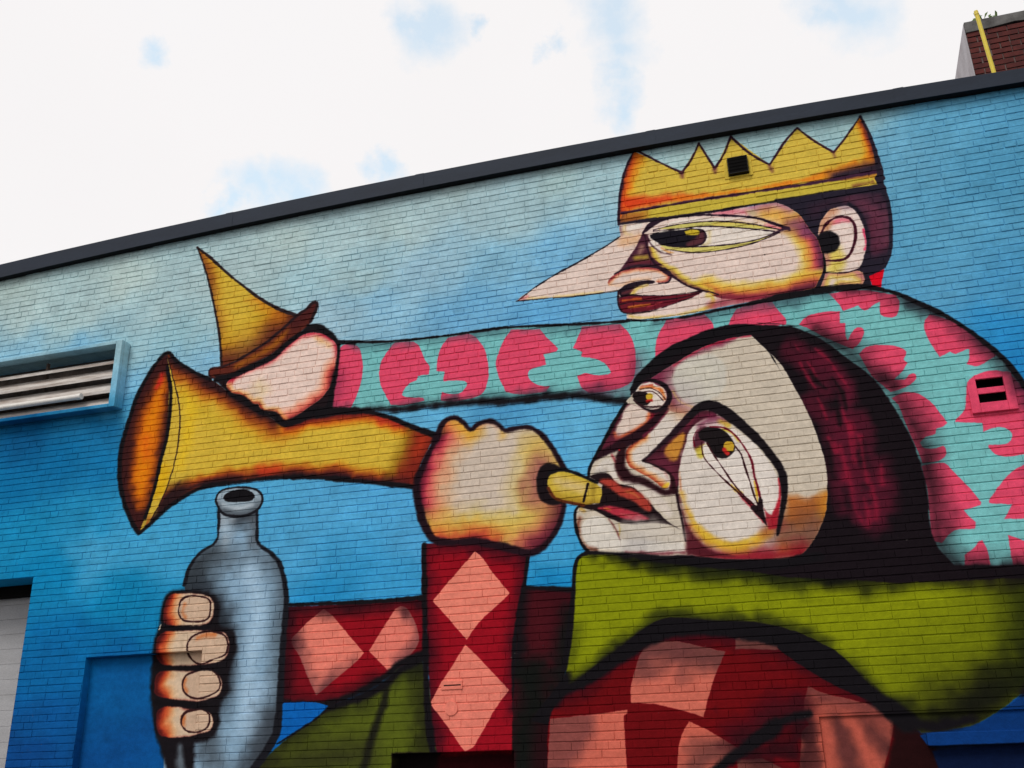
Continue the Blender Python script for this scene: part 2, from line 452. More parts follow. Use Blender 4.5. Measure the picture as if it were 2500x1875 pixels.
# brown spray along the belly and back of the horn
RIM = 2.0
for hw, so, c, a in ((74, 44, (214, 150, 40), .7), (52, 36, (184, 92, 26), .85), (36, 28, (120, 48, 26), .95), (18, 18, (48, 24, 26), 1)):
    stroke(c, hw * RIM, so * 1.25, raw=True, s= '1.50|-6192,5799 -5920,5627 -5705,5494 -5428,5299 -5112,5088 -4808,4919', clip=horn, a=a)
RIM = 1.35
for hw, so, c, a in ((62, 30, (206, 140, 30), .8), (46, 26, (176, 72, 28), .9), (28, 22, (110, 40, 28), .95), (12, 16, (40, 22, 26), 1)):
    stroke(c, hw * RIM, so * 1.25, raw=True, s= '1.37|-6104,4253 -5902,4327 -5640,4381 -5347,4391 -4914,4385 -4489,4340 -4074,4271 -4318,4298 -3907,4223 -3390,4119', clip=horn, a=a)
RIM = 1.5
for hw, so, c, a in ((58, 26, (226, 150, 30), .8), (40, 24, (204, 84, 26), .9), (24, 18, (110, 30, 28), .95)):
    stroke(c, hw * RIM, so * 1.25, raw=True, s= '1.37|-4748,4891 -4522,4932 -4240,4937 -3960,4916 -3875,4907 -3654,4812 -3384,4681', clip=horn, a=a)
stroke((210, 60, 30), 10, 26, '1.39|-5033,4444 -4861,4439', clip=horn, a=.8)
stroke((226, 60, 40), 8, 30, '1.35|-3791,4849 -3572,4756', clip=horn, a=.7)
RIM = 2.0
for hw, so, c, a in ((120, 50, (150, 110, 26), .8), (84, 36, (150, 70, 28), .9), (64, 40, (126, 34, 26), .9)):
    stroke(c, hw * RIM, so * 1.25, raw=True, s= '1.29|-3211,4595 -3276,4410 -3365,4229 -3403,4107', clip=horn, a=a)
stroke((190, 60, 30), 8, 28, '1.30|-3329,4544 -3381,4422', clip=horn, a=.7)
stroke((60, 22, 28), 16, 26, '1.31|-3507,4124 -3907,4197 -4317,4272', clip=horn, a=.8)
fill((40, 22, 26), 24, '1.44|-5945,4440! -6026,4098! -6372,3918! -6226,4011! -6109,4294!', clip=horn, a=.95)
stroke((44, 24, 26), 40, 40, '1.43|-6171,4059 -6042,4233 -5931,4316', clip=horn, a=.95)
bell = fill((60, 26, 26), 5, '1.51|-6276,5902! -6240,5731 -6197,5458 -6179,5208 -6168,4922 -6198,4715 -6241,4375 -6314,4112 -6367,3931! -6531,4132 -6663,4418 -6720,4688 -6716,4914 -6659,5196 -6573,5508 -6413,5770')
stroke((150, 62, 20), [40, 70, 92, 100, 96, 76, 40], 44,
       '1.51|-6322,5549 -6346,5361 -6397,5135 -6412,4879 -6414,4655 -6401,4432 -6382,4280', raw=True, clip=bell)
stroke((204, 102, 18), [26, 52, 72, 82, 78, 58, 26], 40, '1.51|-6307,5561 -6330,5358 -6381,5133 -6396,4877 -6399,4653 -6401,4432 -6382,4280', raw=True, clip=bell)
stroke((228, 130, 14), [14, 36, 50, 54, 46, 22], 36, '1.51|-6330,5417 -6346,5229 -6395,4991 -6410,4738 -6412,4516 -6392,4363', raw=True, clip=bell)
stroke((206, 40, 36), [8, 16, 8], 22, '1.56|-6309,5643 -6319,5593 -6363,5495', raw=True, clip=bell)
stroke((222, 96, 20), 10, 24, '1.51|-6419,4937 -6382,4763', clip=bell, a=.7)
rimstrip = '1.49|-6274,5868! -6166,5572 -6098,5387 -6044,5192 -6025,4947 -6035,4696 -6083,4454 -6150,4257 -6248,4066 -6301,3984! -6294,4070 -6225,4373 -6174,4712 -6140,4918 -6131,5202 -6152,5452 -6229,5729'
stroke(K0, 14, 8, '1.50|-6248,5732 -6176,5455 -6155,5205 -6160,4921 -6198,4715 -6241,4375 -6311,4085')
stroke((40, 20, 30), 7, 5, '1.50|-6273,5864 -6166,5572 -6094,5386 -6041,5191 -6020,4947 -6032,4696 -6080,4454 -6147,4257 -6247,4059')
strip = fill((214, 180, 62), 3, rimstrip)
stroke((222, 172, 20), 20, 30, '1.46|-6139,4542 -6179,4369', clip=strip, a=.8)
stroke((150, 60, 30), 10, 24, '1.43|-6275,4042 -6301,3984', clip=strip, a=.9)
stroke(K0, [14, 12, 12, 12, 14], 6, '1.56|-5707,5509 -5920,5627 -6160,5795 -6267,5893 -6413,5770')
stroke(K0, [16, 16, 16, 18, 18, 18, 16, 14], 8, '1.51|-6412,5767 -6563,5499 -6646,5194 -6700,4913 -6700,4686 -6644,4416 -6515,4131 -6374,3931')
stroke(K0, 15, 8, '1.38|-6367,3931 -6270,4001 -6064,4166 -5852,4279 -5666,4341 -5344,4354 -4912,4356 -4488,4318 -4073,4255 -4318,4291 -3907,4214 -3390,4109')
stroke(K0, [16, 18, 20], 8, '1.35|-4382,4962 -3961,4930 -3875,4916 -3654,4826 -3384,4687 -3185,4592')

# --- pointed hat in the hand
cone = fill((212, 178, 60), 3, '1.80|-6028,7132! -5822,6947 -5600,6725 -5403,6548 -5212,6383 -4972,6214 -4722,6088! -4918,5932 -5249,5745 -5583,5629! -5638,5973 -5709,6244 -5803,6561 -5906,6851')
RIM = 1.5
for hw, so, c, a in ((46, 32, (206, 140, 36), .8), (20, 26, (140, 74, 34), .9)):
    stroke(c, hw * RIM, so * 1.25, raw=True, s= '1.82|-5980,7030 -5825,6601 -5682,6153 -5604,5797', clip=cone, a=a)
for hw, so, c, a in ((150, 60, (204, 160, 30), .7), (96, 50, (160, 84, 24), .85), (60, 40, (92, 40, 30), .95)):
    stroke(c, hw * RIM, so * 1.25, raw=True, s= '1.73|-5587,5609 -5417,5669 -5249,5745 -5083,5830 -4918,5932 -4722,6088', clip=cone, a=a)
stroke((206, 120, 30), 14, 30, '1.76|-5192,6354 -5022,6187 -4928,6087', clip=cone, a=.7)
stroke((222, 186, 66), 60, 60, '1.78|-5572,6416 -5456,6118 -5337,5962', clip=cone, a=.6)
stroke((44, 32, 34), [8, 8, 8, 8, 9, 10, 12], 4, '1.81|-6028,7132 -5822,6947 -5600,6725 -5403,6548 -5212,6383 -4972,6214 -4722,6085')
stroke((44, 30, 30), [4, 5, 6, 6, 7, 8], 4, '1.82|-6028,7132 -5906,6851 -5803,6561 -5709,6244 -5638,5973 -5583,5629')
brim = fill((96, 40, 30), 4, '1.72|-4739,6091! -4624,6158 -4567,6214 -4511,6208 -4512,6140 -4572,5997 -4604,5951! -4775,5835 -4987,5699 -5238,5602 -5439,5522 -5648,5514! -5711,5534 -5733,5596 -5712,5633 -5580,5633! -5418,5677 -5250,5754 -5083,5839 -4919,5949')
stroke((156, 88, 26), [10, 22, 22, 10], 20, '1.72|-5413,5618 -5210,5690 -4994,5792 -4832,5936', clip=brim, a=.95)
stroke((70, 28, 30), 20, 24, '1.72|-4751,6008 -4523,6176', clip=brim, a=.8)
stroke((40, 24, 28), [7, 9, 10, 10, 10], 5, '1.72|-5580,5630 -5417,5674 -5250,5751 -5083,5835 -4919,5946 -4739,6088 -4624,6154 -4567,6210 -4514,6205 -4514,6140 -4573,6000')
stroke((50, 26, 28), 6, 4, '1.74|-5580,5630 -5712,5630 -5730,5592 -5710,5537 -5648,5514')

# --- hand on the horn
fill((30, 20, 24), 8, '1.66|-5678,5555! -5476,5544 -5237,5593 -4987,5691 -4758,5832 -4596,5958! -4476,5932 -4354,5838 -4217,5718! -4237,5437 -4276,5202 -4298,4985! -4136,4949! -4359,4915 -4521,4919 -4780,4873 -4936,4971 -5199,5115 -5379,5235 -5529,5369')
hand = fill((240, 212, 199), 4, '1.67|-5502,5448! -5404,5517 -5234,5560 -4983,5640 -4821,5766 -4691,5847 -4540,5866 -4404,5820 -4283,5720 -4253,5601 -4283,5363 -4372,5167 -4529,5062 -4688,4971 -4801,4938 -4871,4994! -4908,5046 -5061,5081 -5118,5161! -5204,5180 -5278,5254! -5333,5294 -5439,5324 -5506,5399')
for hw, so, c, a in ((70, 22, (244, 172, 140), .9), (44, 22, (222, 90, 74), .9), (24, 18, (110, 24, 38), .95)):
    stroke(c, hw * RIM, so * 1.25, raw=True, s= '1.62|-4235,5388 -4322,5145 -4495,5026 -4653,4936 -4799,4907', clip=hand, a=a)
for hw, so, c, a in ((22, 16, (232, 120, 110), .7), (10, 12, (190, 30, 60), .95)):
    stroke(c, hw * RIM, so * 1.25, raw=True, s= '1.69|-5485,5454 -5404,5520 -5235,5567 -4984,5647 -4822,5773 -4691,5854 -4540,5871 -4404,5824 -4279,5719 -4242,5550', clip=hand, a=a)
for hw, so, c, a in ((20, 14, (236, 170, 90), .8), (8, 10, (150, 40, 30), .9)):
    stroke(c, hw * RIM, so * 1.25, raw=True, s= '1.67|-4818,4948 -4871,4991 -4908,5043 -5061,5078 -5117,5157 -5204,5177 -5278,5251 -5333,5290 -5438,5321 -5500,5390', clip=hand, a=a)
stroke((240, 190, 120), 14, 22, '1.67|-4503,5802 -4348,5696', clip=hand, a=.7)
stroke((216, 196, 130), 12, 30, '1.68|-5133,5365 -5078,5309', clip=hand, a=.5)
stroke(K0, [14, 18, 22, 22, 18, 14], 8, '1.71|-5646,5492 -5404,5525 -5236,5580 -4985,5665 -4823,5792 -4594,5930')
stroke(K0, [10, 20, 20, 12, 9], 7, '1.67|-4604,5955 -4476,5921 -4354,5826 -4233,5716 -4068,5675')
stroke(K0, [10, 12, 16, 26, 22], 8, '1.62|-4238,5705 -4254,5439 -4295,5205 -4331,5005 -4442,4956')
stroke(K0, [8, 14, 16, 16, 16, 20, 24, 18], 8, '1.66|-5514,5392 -5440,5300 -5285,5236 -5202,5155 -5077,5067 -4922,5016 -4791,4906 -4525,4982')
stroke(K0, [16, 26, 22, 18], 10, '1.59|-4783,4908 -4493,4994 -4201,4973 -3883,4940')

# --- crowned figure: head
fill((34, 29, 38), 6, '1.17|396,5821! 549,5794! 877,5697! 876,5467! 511,5509! 63,5500! 75,5602!')
back = fill((38, 33, 46), 4, '1.18|134,6609! 1104,6482! 1133,6378 1146,6281 1140,6135 1107,5878 1076,5754 1016,5649! 939,5599! 861,5587! 797,5521! 191,5624! 144,6191!')
stroke((112, 56, 76), [20, 46, 52, 30], 40, '1.18|854,6380 971,6262 1021,6078 994,5899', clip=back, a=.85)
stroke((120, 66, 84), 10, 20, '1.17|1095,6277 1093,6117 1058,5887', clip=back, a=.4)
stroke((96, 40, 60), 12, 30, '1.17|972,6114 948,5881 983,5823', clip=back, a=.7)
stroke((80, 40, 56), 10, 40, '1.21|532,6348 699,6397 812,6402', clip=back, a=.5)
stroke((34, 30, 42), 14, 12, '1.18|803,6336 886,6211 914,6019 889,5814')
ear = fill((236, 216, 206), 4, '1.18|498,6084! 534,6185 616,6291 711,6320 799,6309 855,6231 886,6131 896,6009 889,5892 844,5770 799,5687 708,5658 620,5661 513,5692! 522,5880')
stroke((214, 150, 110), 20, 26, '1.21|525,6119 559,6207 638,6287', clip=ear, a=.8)
stroke((150, 110, 130), 16, 22, '1.20|733,6322 818,6285', clip=ear, a=.6)
stroke((222, 60, 100), 12, 10, '1.17|890,6050 895,5891 873,5856', clip=ear)
stroke((226, 100, 120), 20, 16, '1.20|646,6177 715,6188 779,6167', clip=ear, a=.8)
stroke((222, 200, 90), 26, 26, '1.18|605,5878 611,5759 583,5712', clip=ear, a=.9)
stroke((186, 120, 110), 20, 20, '1.18|535,5773 538,5877', clip=ear, a=.7)
stroke((200, 140, 100), 16, 20, '1.20|571,6124 624,6181', clip=ear, a=.8)
stroke((66, 22, 36), [8, 10, 11, 12, 12, 12, 11, 10, 8, 6], 4, '1.19|525,6079 583,6169 668,6216 757,6207 808,6152 820,6063 798,5948 744,5840 681,5786 517,5802')
fill((24, 21, 26), 10, '1.19|477,6008 514,6081 590,6096 652,6055 674,5971 647,5897 583,5876 495,5892')

face = fill(SKIN, 3, '1.26|-1301,6529! -1301,6390! -1396,6340 -1658,6217 -1961,6091 -2160,5991 -2320,5905 -2360,5869! -2138,5861 -1856,5835 -1691,5829 -1502,5818 -1353,5818! -1367,5748 -1362,5666 -1341,5609 -1292,5568! -1297,5535 -1287,5504! -1130,5485 -796,5469 -523,5491 -208,5505 135,5520 263,5538 407,5559! 487,5701 518,5878 505,5883 489,6019 417,6167 365,6299 285,6397 177,6474! 15,6478! -1081,6509!')
cheek = fill(SKIN, 4, '1.23|-1050,6245! -1024,6087 -959,5979 -845,5878 -711,5760 -541,5665 -454,5598 -205,5531! 135,5514 263,5538 407,5559! 487,5701 518,5878 505,5883 489,6019 417,6167 365,6299 285,6397 177,6474! -63,6438! 259,6183! 33,6117! -384,6071! -801,6119!')
RIM = 1.75
for hw, so, c, a in ((96, 26, (232, 200, 84), .9), (72, 24, (228, 156, 70), .9), (46, 24, (206, 70, 96), .85), (22, 22, (100, 44, 70), .95)):
    stroke(c, hw * RIM, so * 1.25, raw=True, s= '1.19|420,6186 480,6034 505,5883 496,5728 490,5726 408,5572', clip=cheek, a=a)
for hw, so, c, a in ((84, 26, (232, 202, 80), .9), (62, 22, (224, 150, 60), .9), (40, 24, (170, 60, 70), .85), (20, 18, (90, 34, 52), .95)):
    stroke(c, hw * RIM, so * 1.25, raw=True, s= '1.20|-543,5646 -456,5579 -206,5525 135,5514 264,5544 407,5559', clip=cheek, a=a)
RIM = 1.4
for hw, so, c, a in ((40, 16, (226, 196, 66), .9), (16, 14, (110, 56, 70), .9)):
    stroke(c, hw * RIM, so * 1.25, raw=True, s= '1.27|-1050,6245 -1024,6087 -959,5979 -845,5878 -711,5760 -542,5659', clip=cheek, a=a)
stroke((232, 176, 72), 44, 30, '1.24|77,6397 211,6343 258,6251', clip=face, a=.9)
stroke((170, 100, 140), 20, 26, '1.25|-45,6469 155,6465 287,6397', clip=face, a=.7)
stroke((224, 110, 130), 20, 22, '1.27|-392,6474 -225,6456 -109,6426', clip=face, a=.8)
stroke((196, 186, 130), 20, 18, '1.26|-85,6428 -40,6406', clip=face, a=.6)
stroke((230, 90, 110), 14, 16, '1.23|61,6255 193,6196', clip=face, a=.8)
stroke((130, 70, 100), 34, 40, '1.22|309,6214 393,6158', clip=face, a=.8)
# brow corner, nose bridge
stroke((226, 200, 120), 10, 18, '1.33|-1245,6511 -1263,6429 -1178,6384', clip=face, a=.7)
stroke((236, 226, 216), 24, 14, '1.32|-1198,6459 -1109,6471', clip=face, a=.9)
stroke((90, 50, 70), 10, 18, '1.33|-1296,6507 -1284,6404', clip=face, a=.7)
stroke((228, 160, 90), 20, 24, '1.32|-1268,6344 -1156,6338', clip=face, a=.6)
fill((76, 36, 52), 6, '1.30|-1083,6388! -1032,6357! -1034,6214 -1005,6104 -914,6006! -1053,6030 -1240,6021 -1380,5983! -1300,6060 -1231,6152 -1148,6263!')
stroke((188, 140, 120), 16, 20, '1.30|-1100,6240 -1123,6174', clip=face, a=.7)
stroke((196, 170, 60), 16, 18, '1.30|-1158,6132 -1059,6121', clip=face, a=.85)
stroke((120, 40, 46), 8, 14, '1.29|-1236,6083 -1038,6069', clip=face, a=.6)
wing = fill(SKIN, 4, '1.28|-1452,5920 -1379,5986 -1264,6026 -1116,6024 -971,5985 -889,5937 -859,5887 -885,5837 -970,5835 -1053,5875 -1174,5890 -1275,5869 -1352,5827! -1426,5833!')
for hw, so, c, a in ((20, 12, (238, 160, 110), .9), (9, 10, (150, 50, 60), .9)):
    stroke(c, hw * RIM, so * 1.25, raw=True, s= '1.28|-1452,5920 -1379,5986 -1264,6026 -1116,6024 -971,5985 -889,5937 -859,5887 -885,5837 -970,5835', clip=wing, a=a)
stroke((236, 180, 130), 16, 22, '1.29|-1435,5896 -1313,5862 -1187,5888 -1064,5881', clip=wing, a=.7)
stroke((44, 28, 38), [4, 8, 10, 10, 9, 7, 6, 5], 4, '1.28|-1379,5994 -1264,6038 -1115,6038 -970,5998 -882,5944 -852,5886 -881,5830 -971,5831')
fill((36, 24, 34), 4, '1.28|-1352,5825! -1275,5866 -1175,5884 -1077,5882 -1000,5843 -1104,5840 -1179,5823 -1217,5808! -1252,5750! -1338,5750! -1352,5787!')
stroke((110, 50, 56), 8, 12, '1.28|-1318,5781 -1218,5798', clip=face, a=.8)
stroke((230, 196, 80), 8, 14, '1.28|-1234,5747 -1180,5806 -1081,5829', clip=face, a=.8)
# lips
lips = fill((104, 26, 40), 4, '1.26|-1355,5743! -1258,5752 -1137,5729 -957,5699 -564,5680! -662,5639 -845,5596 -1027,5565 -1210,5564 -1319,5581 -1357,5659')
stroke((196, 90, 40), 8, 8, '1.27|-1323,5707 -1224,5704 -1151,5697', clip=lips, a=.9)
stroke((202, 110, 44), 9, 8, '1.26|-1266,5630 -1168,5628 -1071,5626', clip=lips, a=.9)
stroke((190, 60, 70), 8, 12, '1.25|-1085,5608 -962,5628', clip=lips, a=.8)
stroke((30, 16, 24), [5, 6, 6, 5, 4], 3, '1.26|-1355,5672 -1202,5678 -1020,5658 -780,5649 -564,5677')
stroke((40, 20, 30), [5, 5, 5, 5, 4, 4, 5], 3, '1.25|-1355,5743 -1258,5752 -1077,5717 -897,5692 -718,5681 -563,5682 -439,5625')
stroke((40, 20, 30), [9, 8, 7, 6, 6, 5, 4], 4, '1.27|-1350,5813 -1363,5748 -1360,5659 -1319,5581 -1210,5561 -1028,5563 -662,5638')
stroke((226, 190, 60), 9, 16, '1.24|-1266,5537 -1129,5495 -794,5485 -520,5517 -479,5576 -543,5646', clip=face, a=.85)
stroke((226, 200, 90), 16, 14, '1.22|-545,5626 -494,5605 -500,5540', clip=face, a=.8)
stroke((150, 40, 60), 12, 26, '1.21|-484,5524 -320,5537 -91,5525', clip=face, a=.85)
# cheek line and eye
stroke((46, 24, 38), [5, 6, 7, 9, 9, 8, 7], 4, '1.27|-1064,6356 -1042,6177 -1018,6093 -947,5977 -833,5876 -711,5760 -541,5668')
fill((238, 226, 214), 4, '1.27|-1018,6340! -840,6392 -473,6385 -124,6290 133,6177! -25,6114 -321,6107 -617,6141 -881,6189 -974,6262')
fill((212, 202, 112), 3, '1.27|-963,6401! -776,6419 -472,6403 -236,6349 -8,6272 169,6187! -127,6259 -477,6348 -719,6369!')
fill((214, 202, 112), 3, '1.26|-939,6239! -796,6184 -557,6141 -320,6118 -84,6115 130,6153! 33,6114 -146,6079 -384,6068 -622,6091 -882,6175!')
fill((238, 226, 214), 3, '1.29|-899,6424! -773,6457 -590,6445 -350,6410 -235,6367 -471,6408 -714,6424!')
stroke((232, 196, 80), 10, 14, '1.26|-404,6351 -179,6328 -10,6255', a=.5)
iris = fill((26, 23, 32), 4, '1.29|-1015,6347 -904,6364 -720,6357 -599,6343 -517,6313 -491,6249 -529,6180 -616,6154 -796,6180 -915,6230 -978,6291')
stroke((92, 48, 56), [20, 22, 14], 16, '1.27|-532,6277 -550,6211 -662,6183', clip=iris, a=.95)
fill((206, 180, 50), 6, '1.28|-691,6332! -600,6332 -548,6305 -568,6277 -676,6293!')
stroke((220, 196, 120), 10, 14, '1.27|-459,6278 -469,6182 -520,6151', a=.45)
stroke((40, 20, 34), 4, 3, '1.27|-517,6313 -489,6248 -527,6177 -616,6152')
for s in ('1.27|-976,6400 -776,6416 -472,6397 -237,6346 -8,6267 169,6189', '1.27|-977,6386 -719,6369 -477,6345 -127,6256 127,6178',
          '1.26|-939,6241 -796,6186 -557,6142 -319,6119 -84,6117 71,6142 167,6171', '1.25|-882,6175 -622,6091 -384,6070 -146,6081 33,6116 166,6157'):
    stroke((44, 26, 36), [4, 4, 5, 5, 6], 3, s)
stroke((40, 24, 38), [12, 22, 20, 13, 9, 8, 9, 12, 12], 4, '1.28|-1077,6387 -1010,6449 -894,6498 -707,6502 -466,6466 -172,6395 0,6338 109,6270 250,6185')
stroke((54, 30, 50), [6, 10, 14, 10], 8, '1.23|71,6144 168,6176 239,6187 257,6170')
stroke((64, 34, 48), [4, 9, 10, 5], 7, '1.29|-1043,6331 -1001,6239 -921,6154 -826,6107', a=.9)
stroke((238, 228, 216), 10, 8, '1.29|-1004,6274 -954,6202 -885,6141', a=.9)
stroke((228, 150, 60), 8, 10, '1.29|-917,6196 -860,6144 -813,6124', a=.8)
dot((30, 26, 28), 5, '1.22|13,5956')
# nose outline
stroke((34, 28, 38), [5, 6, 6, 6, 6, 5], 3, '1.34|-1301,6390 -1396,6337 -1658,6214 -1961,6088 -2160,5991 -2347,5870')
stroke((34, 28, 38), [5, 4, 4, 4, 4, 4, 5], 3, '1.31|-2357,5869 -2138,5858 -1856,5834 -1691,5826 -1502,5817 -1353,5818 -1288,5858')
stroke((236, 208, 130), 6, 12, '1.32|-2242,5881 -1855,5845 -1502,5832', clip=face, a=.7)
stroke((226, 90, 90), 6, 14, '1.35|-2320,5884 -2241,5906', clip=face, a=.6)
# neck
neck = fill(SKIN, 3, '1.16|513,5676! 450,5549! 795,5509! 835,5595 795,5653!')
RIM = 1.2
for hw, so, c, a in ((44, 16, (226, 200, 80), .9), (20, 18, (190, 110, 130), .8)):
    stroke(c, hw * RIM, so * 1.25, raw=True, s= '1.16|450,5549 522,5675 643,5667 771,5645 818,5515 623,5525', clip=neck, a=a)
fill((222, 10, 36), 3, '1.14|867,5590! 1000,5633! 950,5459! 877,5474!')
stroke((34, 30, 40), [14, 10], 6, '1.15|839,5620 851,5484')
stroke(K0, [6, 8, 8], 4, '1.18|516,5881 516,5776 504,5691')
stroke((44, 22, 34), [5, 6, 6, 5], 3, '1.16|512,5683 620,5662 707,5656 809,5677')
stroke(K0, [14, 22, 26, 22, 18, 14], 6, '1.15|449,5539 514,5528 676,5511 794,5496 888,5476 959,5447')
# black under the chin
stroke(K0, [10, 10, 10, 12, 14, 20, 28, 26, 22, 18], 6, '1.20|-1293,5505 -1131,5469 -798,5448 -525,5465 -210,5485 20,5504 64,5513 261,5516 512,5513 728,5495')

# --- crown
crown = fill((218, 188, 74), 3, '1.29|-1107,7318! -655,6971! -465,7271! -343,6955! -158,7280! 163,6890! 459,7236! 746,6900! 1029,7236! 1066,7061 1100,6827 1116,6504! 1093,6479! 643,6494 382,6486 17,6495 -585,6501 -1079,6525 -1301,6525! -1291,6679 -1258,6893 -1190,7147')
RIM = 1.05
for hw, so, c, a in ((100, 40, (236, 172, 40), .9), (64, 40, (234, 110, 34), .9), (26, 24, (190, 60, 34), .9), (10, 12, (70, 34, 44), .95)):
    stroke(c, hw * RIM, so * 1.25, raw=True, s= '1.37|-1122,7284 -1197,7134 -1261,6893 -1291,6679', clip=crown, a=a)
stroke((224, 66, 30), [60, 44, 24, 8], 34, '1.33|-1191,6747 -1002,6724 -752,6703 -446,6677', raw=True, clip=crown, a=.95)
stroke((236, 130, 30), [14, 14, 12, 16, 24, 30], 16, '1.26|-752,6703 -325,6667 35,6657 403,6659 667,6674 904,6729', raw=True, clip=crown, a=.85)
for hw, so, c, a in ((60, 30, (236, 160, 30), .9), (40, 24, (222, 84, 26), .9), (22, 20, (80, 36, 50), .95)):
    stroke(c, hw * RIM, so * 1.25, raw=True, s= '1.23|1036,7169 1080,7001 1100,6827 1112,6684', clip=crown, a=a)
for hw, so, c, a in ((72, 34, (232, 150, 30), .85), (48, 30, (96, 50, 56), .95), (26, 20, (46, 36, 48), .95)):
    stroke(c, hw * RIM, so * 1.25, raw=True, s= '1.22|732,6639 892,6647 1076,6664 1149,6704', clip=crown, a=a)
band = fill((204, 182, 66), 3, '1.27|-1263,6623! -946,6626 -574,6624 -89,6612 395,6590 656,6592 1039,6568! 1052,6504! 643,6494 382,6486 17,6495 -585,6501 -1079,6525 -1301,6525!')
stroke((96, 44, 44), 20, 34, '1.34|-1276,6618 -1282,6533 -1167,6539', clip=band, a=.9)
stroke((206, 120, 40), 12, 24, '1.33|-1201,6589 -1075,6594', clip=band, a=.6)
stroke((120, 60, 50), 10, 18, '1.21|873,6513 1044,6526 1083,6566', clip=band, a=.8)
stroke((64, 34, 56), [10, 10, 11, 11, 12, 12, 16], 6, '1.27|-1268,6643 -945,6644 -572,6642 -87,6628 398,6614 659,6613 1091,6619')
stroke((56, 30, 42), [7, 7, 7], 4, '1.36|-1074,7319 -904,7173 -655,6971')
for s in ('1.34|-655,6971 -556,7100 -465,7271', '1.33|-465,7271 -405,7112 -343,6955', '1.32|-343,6955 -246,7092 -158,7280', '1.30|-158,7280 -5,7054 163,6890', '1.28|163,6890 238,6987 351,7136 459,7236', '1.27|459,7236 601,7051 746,6900', '1.25|746,6900 880,7046 1029,7236'):
    stroke((56, 30, 42), 8, 4, s)
for s in ('1.33|-656,6960 -653,6922', '1.31|-344,6945 -344,6908', '1.28|160,6881 179,6812', '1.24|746,6897 748,6847'):
    stroke((110, 56, 60), [10, 4], 14, s, a=.8)
stroke((46, 28, 40), [8, 8, 9, 9, 9], 4, '1.36|-1100,7324 -1192,7148 -1263,6894 -1295,6680 -1305,6520')
stroke((40, 32, 44), [9, 10, 14, 26], 4, '1.23|1029,7236 1075,7059 1102,6826 1114,6546')
stroke((38, 30, 42), [10, 14, 12, 9, 9], 5, '1.29|-1305,6526 -1080,6520 -585,6495 16,6489 380,6475')
stroke((38, 33, 46), [14, 24, 30, 26], 8, '1.23|180,6494 380,6472 639,6464 1088,6448')
stroke((38, 33, 46), [26, 20, 12, 12, 12, 14], 4, '1.18|1087,6551 1109,6437 1132,6297 1129,6137 1094,5881 1060,5757')

# --- red sleeves and jacket of the horn player
lowarm = fill((118, 14, 26), 6, '1.20|-4679,3087! -4019,3075 -3285,3074! -3281,2556! -3500,2491 -3742,2349 -4185,2182! -4688,2246! -4670,2757!')
fill((150, 14, 28), 40, '1.19|-4222,2963! -3445,2959! -3345,2839! -3622,2475! -4116,2322! -4303,2509!', clip=lowarm, a=.8)
d3 = fill((232, 128, 110), 3, '1.22|-4279,3046! -4184,2972! -3861,2626! -3949,2547! -4317,2284! -4417,2458 -4505,2633 -4591,2764 -4581,2810! -4431,2941!', clip=lowarm)
stroke((96, 54, 58), 34, 30, '1.21|-4595,2822 -4505,2633 -4400,2401 -4317,2286 -4182,2380', clip=d3, a=.75)
stroke((110, 60, 60), 22, 34, '1.25|-4357,3042 -4226,3033', clip=d3, a=.6)
stroke((110, 60, 62), 20, 24, '1.19|-4244,2349 -3949,2547', clip=d3, a=.5)
d4 = fill((226, 122, 106), 3, '1.18|-3521,3023! -3458,2994 -3382,2875 -3338,2737 -3355,2660 -3500,2524 -3634,2470! -3816,2641! -3693,2826! -3571,2999!', clip=lowarm)
stroke((110, 62, 66), 24, 28, '1.18|-3484,3007 -3370,2863 -3331,2726 -3379,2628 -3524,2514', clip=d4, a=.7)
stroke((110, 60, 60), 20, 30, '1.20|-3534,3010 -3471,2983', clip=d4, a=.6)
stroke((40, 12, 20), 30, 46, '1.24|-4677,3063 -4617,2754 -4666,2301', clip=lowarm, a=.9)
stroke((44, 12, 20), 16, 40, '1.23|-4650,3061 -4018,3049 -3297,3040', clip=lowarm, a=.9)
stroke((50, 12, 20), 26, 46, '1.18|-4677,2268 -4187,2215 -3743,2360', clip=lowarm, a=.8)
stroke(K0, [14, 14, 16, 20], 6, '1.23|-4666,3104 -4020,3084 -3636,3075 -3285,3080')
stroke(K0, [16, 18, 24, 26, 24, 20], 14, '1.17|-4689,2257 -4212,2216 -3865,2310 -3646,2421 -3500,2524 -3293,2590')

jacket = fill((84, 94, 24), 8, '1.15|-4890,1653! -4663,1872 -4356,2057 -4185,2176 -3863,2256 -3668,2345! -3548,2471! -3317,2536! -3243,2348! -3157,1776! -3157,1512! -4882,1546!')
stroke((40, 42, 18), 40, 60, '1.13|-3329,2504 -3290,2242 -3251,1779', clip=jacket, a=.95)
stroke((36, 38, 18), 36, 60, '1.17|-4891,1664 -4663,1872 -4356,2057 -4185,2171 -3863,2245', clip=jacket, a=.95)
stroke((38, 38, 24), 60, 90, '1.15|-4839,1652 -4339,1746 -3847,1774', clip=jacket, a=.7)
stroke((30, 32, 18), 30, 50, '1.16|-3560,2450 -3341,2505', clip=jacket, a=.9)
stroke((30, 30, 20), [22, 24, 28, 34], 20, '1.14|-3631,2344 -3676,2151 -3755,1940 -3843,1649')
stroke(K0, [20, 26, 30, 30, 26], 16, '1.17|-4285,2158 -4185,2176 -3863,2256 -3668,2345 -3499,2469 -3317,2553')
tri = fill((6, 96, 178), 2, '1.19|-4664,2234! -4494,2236 -4314,2225 -4186,2187! -4289,2107! -4677,1898!')
stroke(K0, 8, 6, '1.18|-4185,2182 -4289,2098 -4565,1945 -4677,1889')

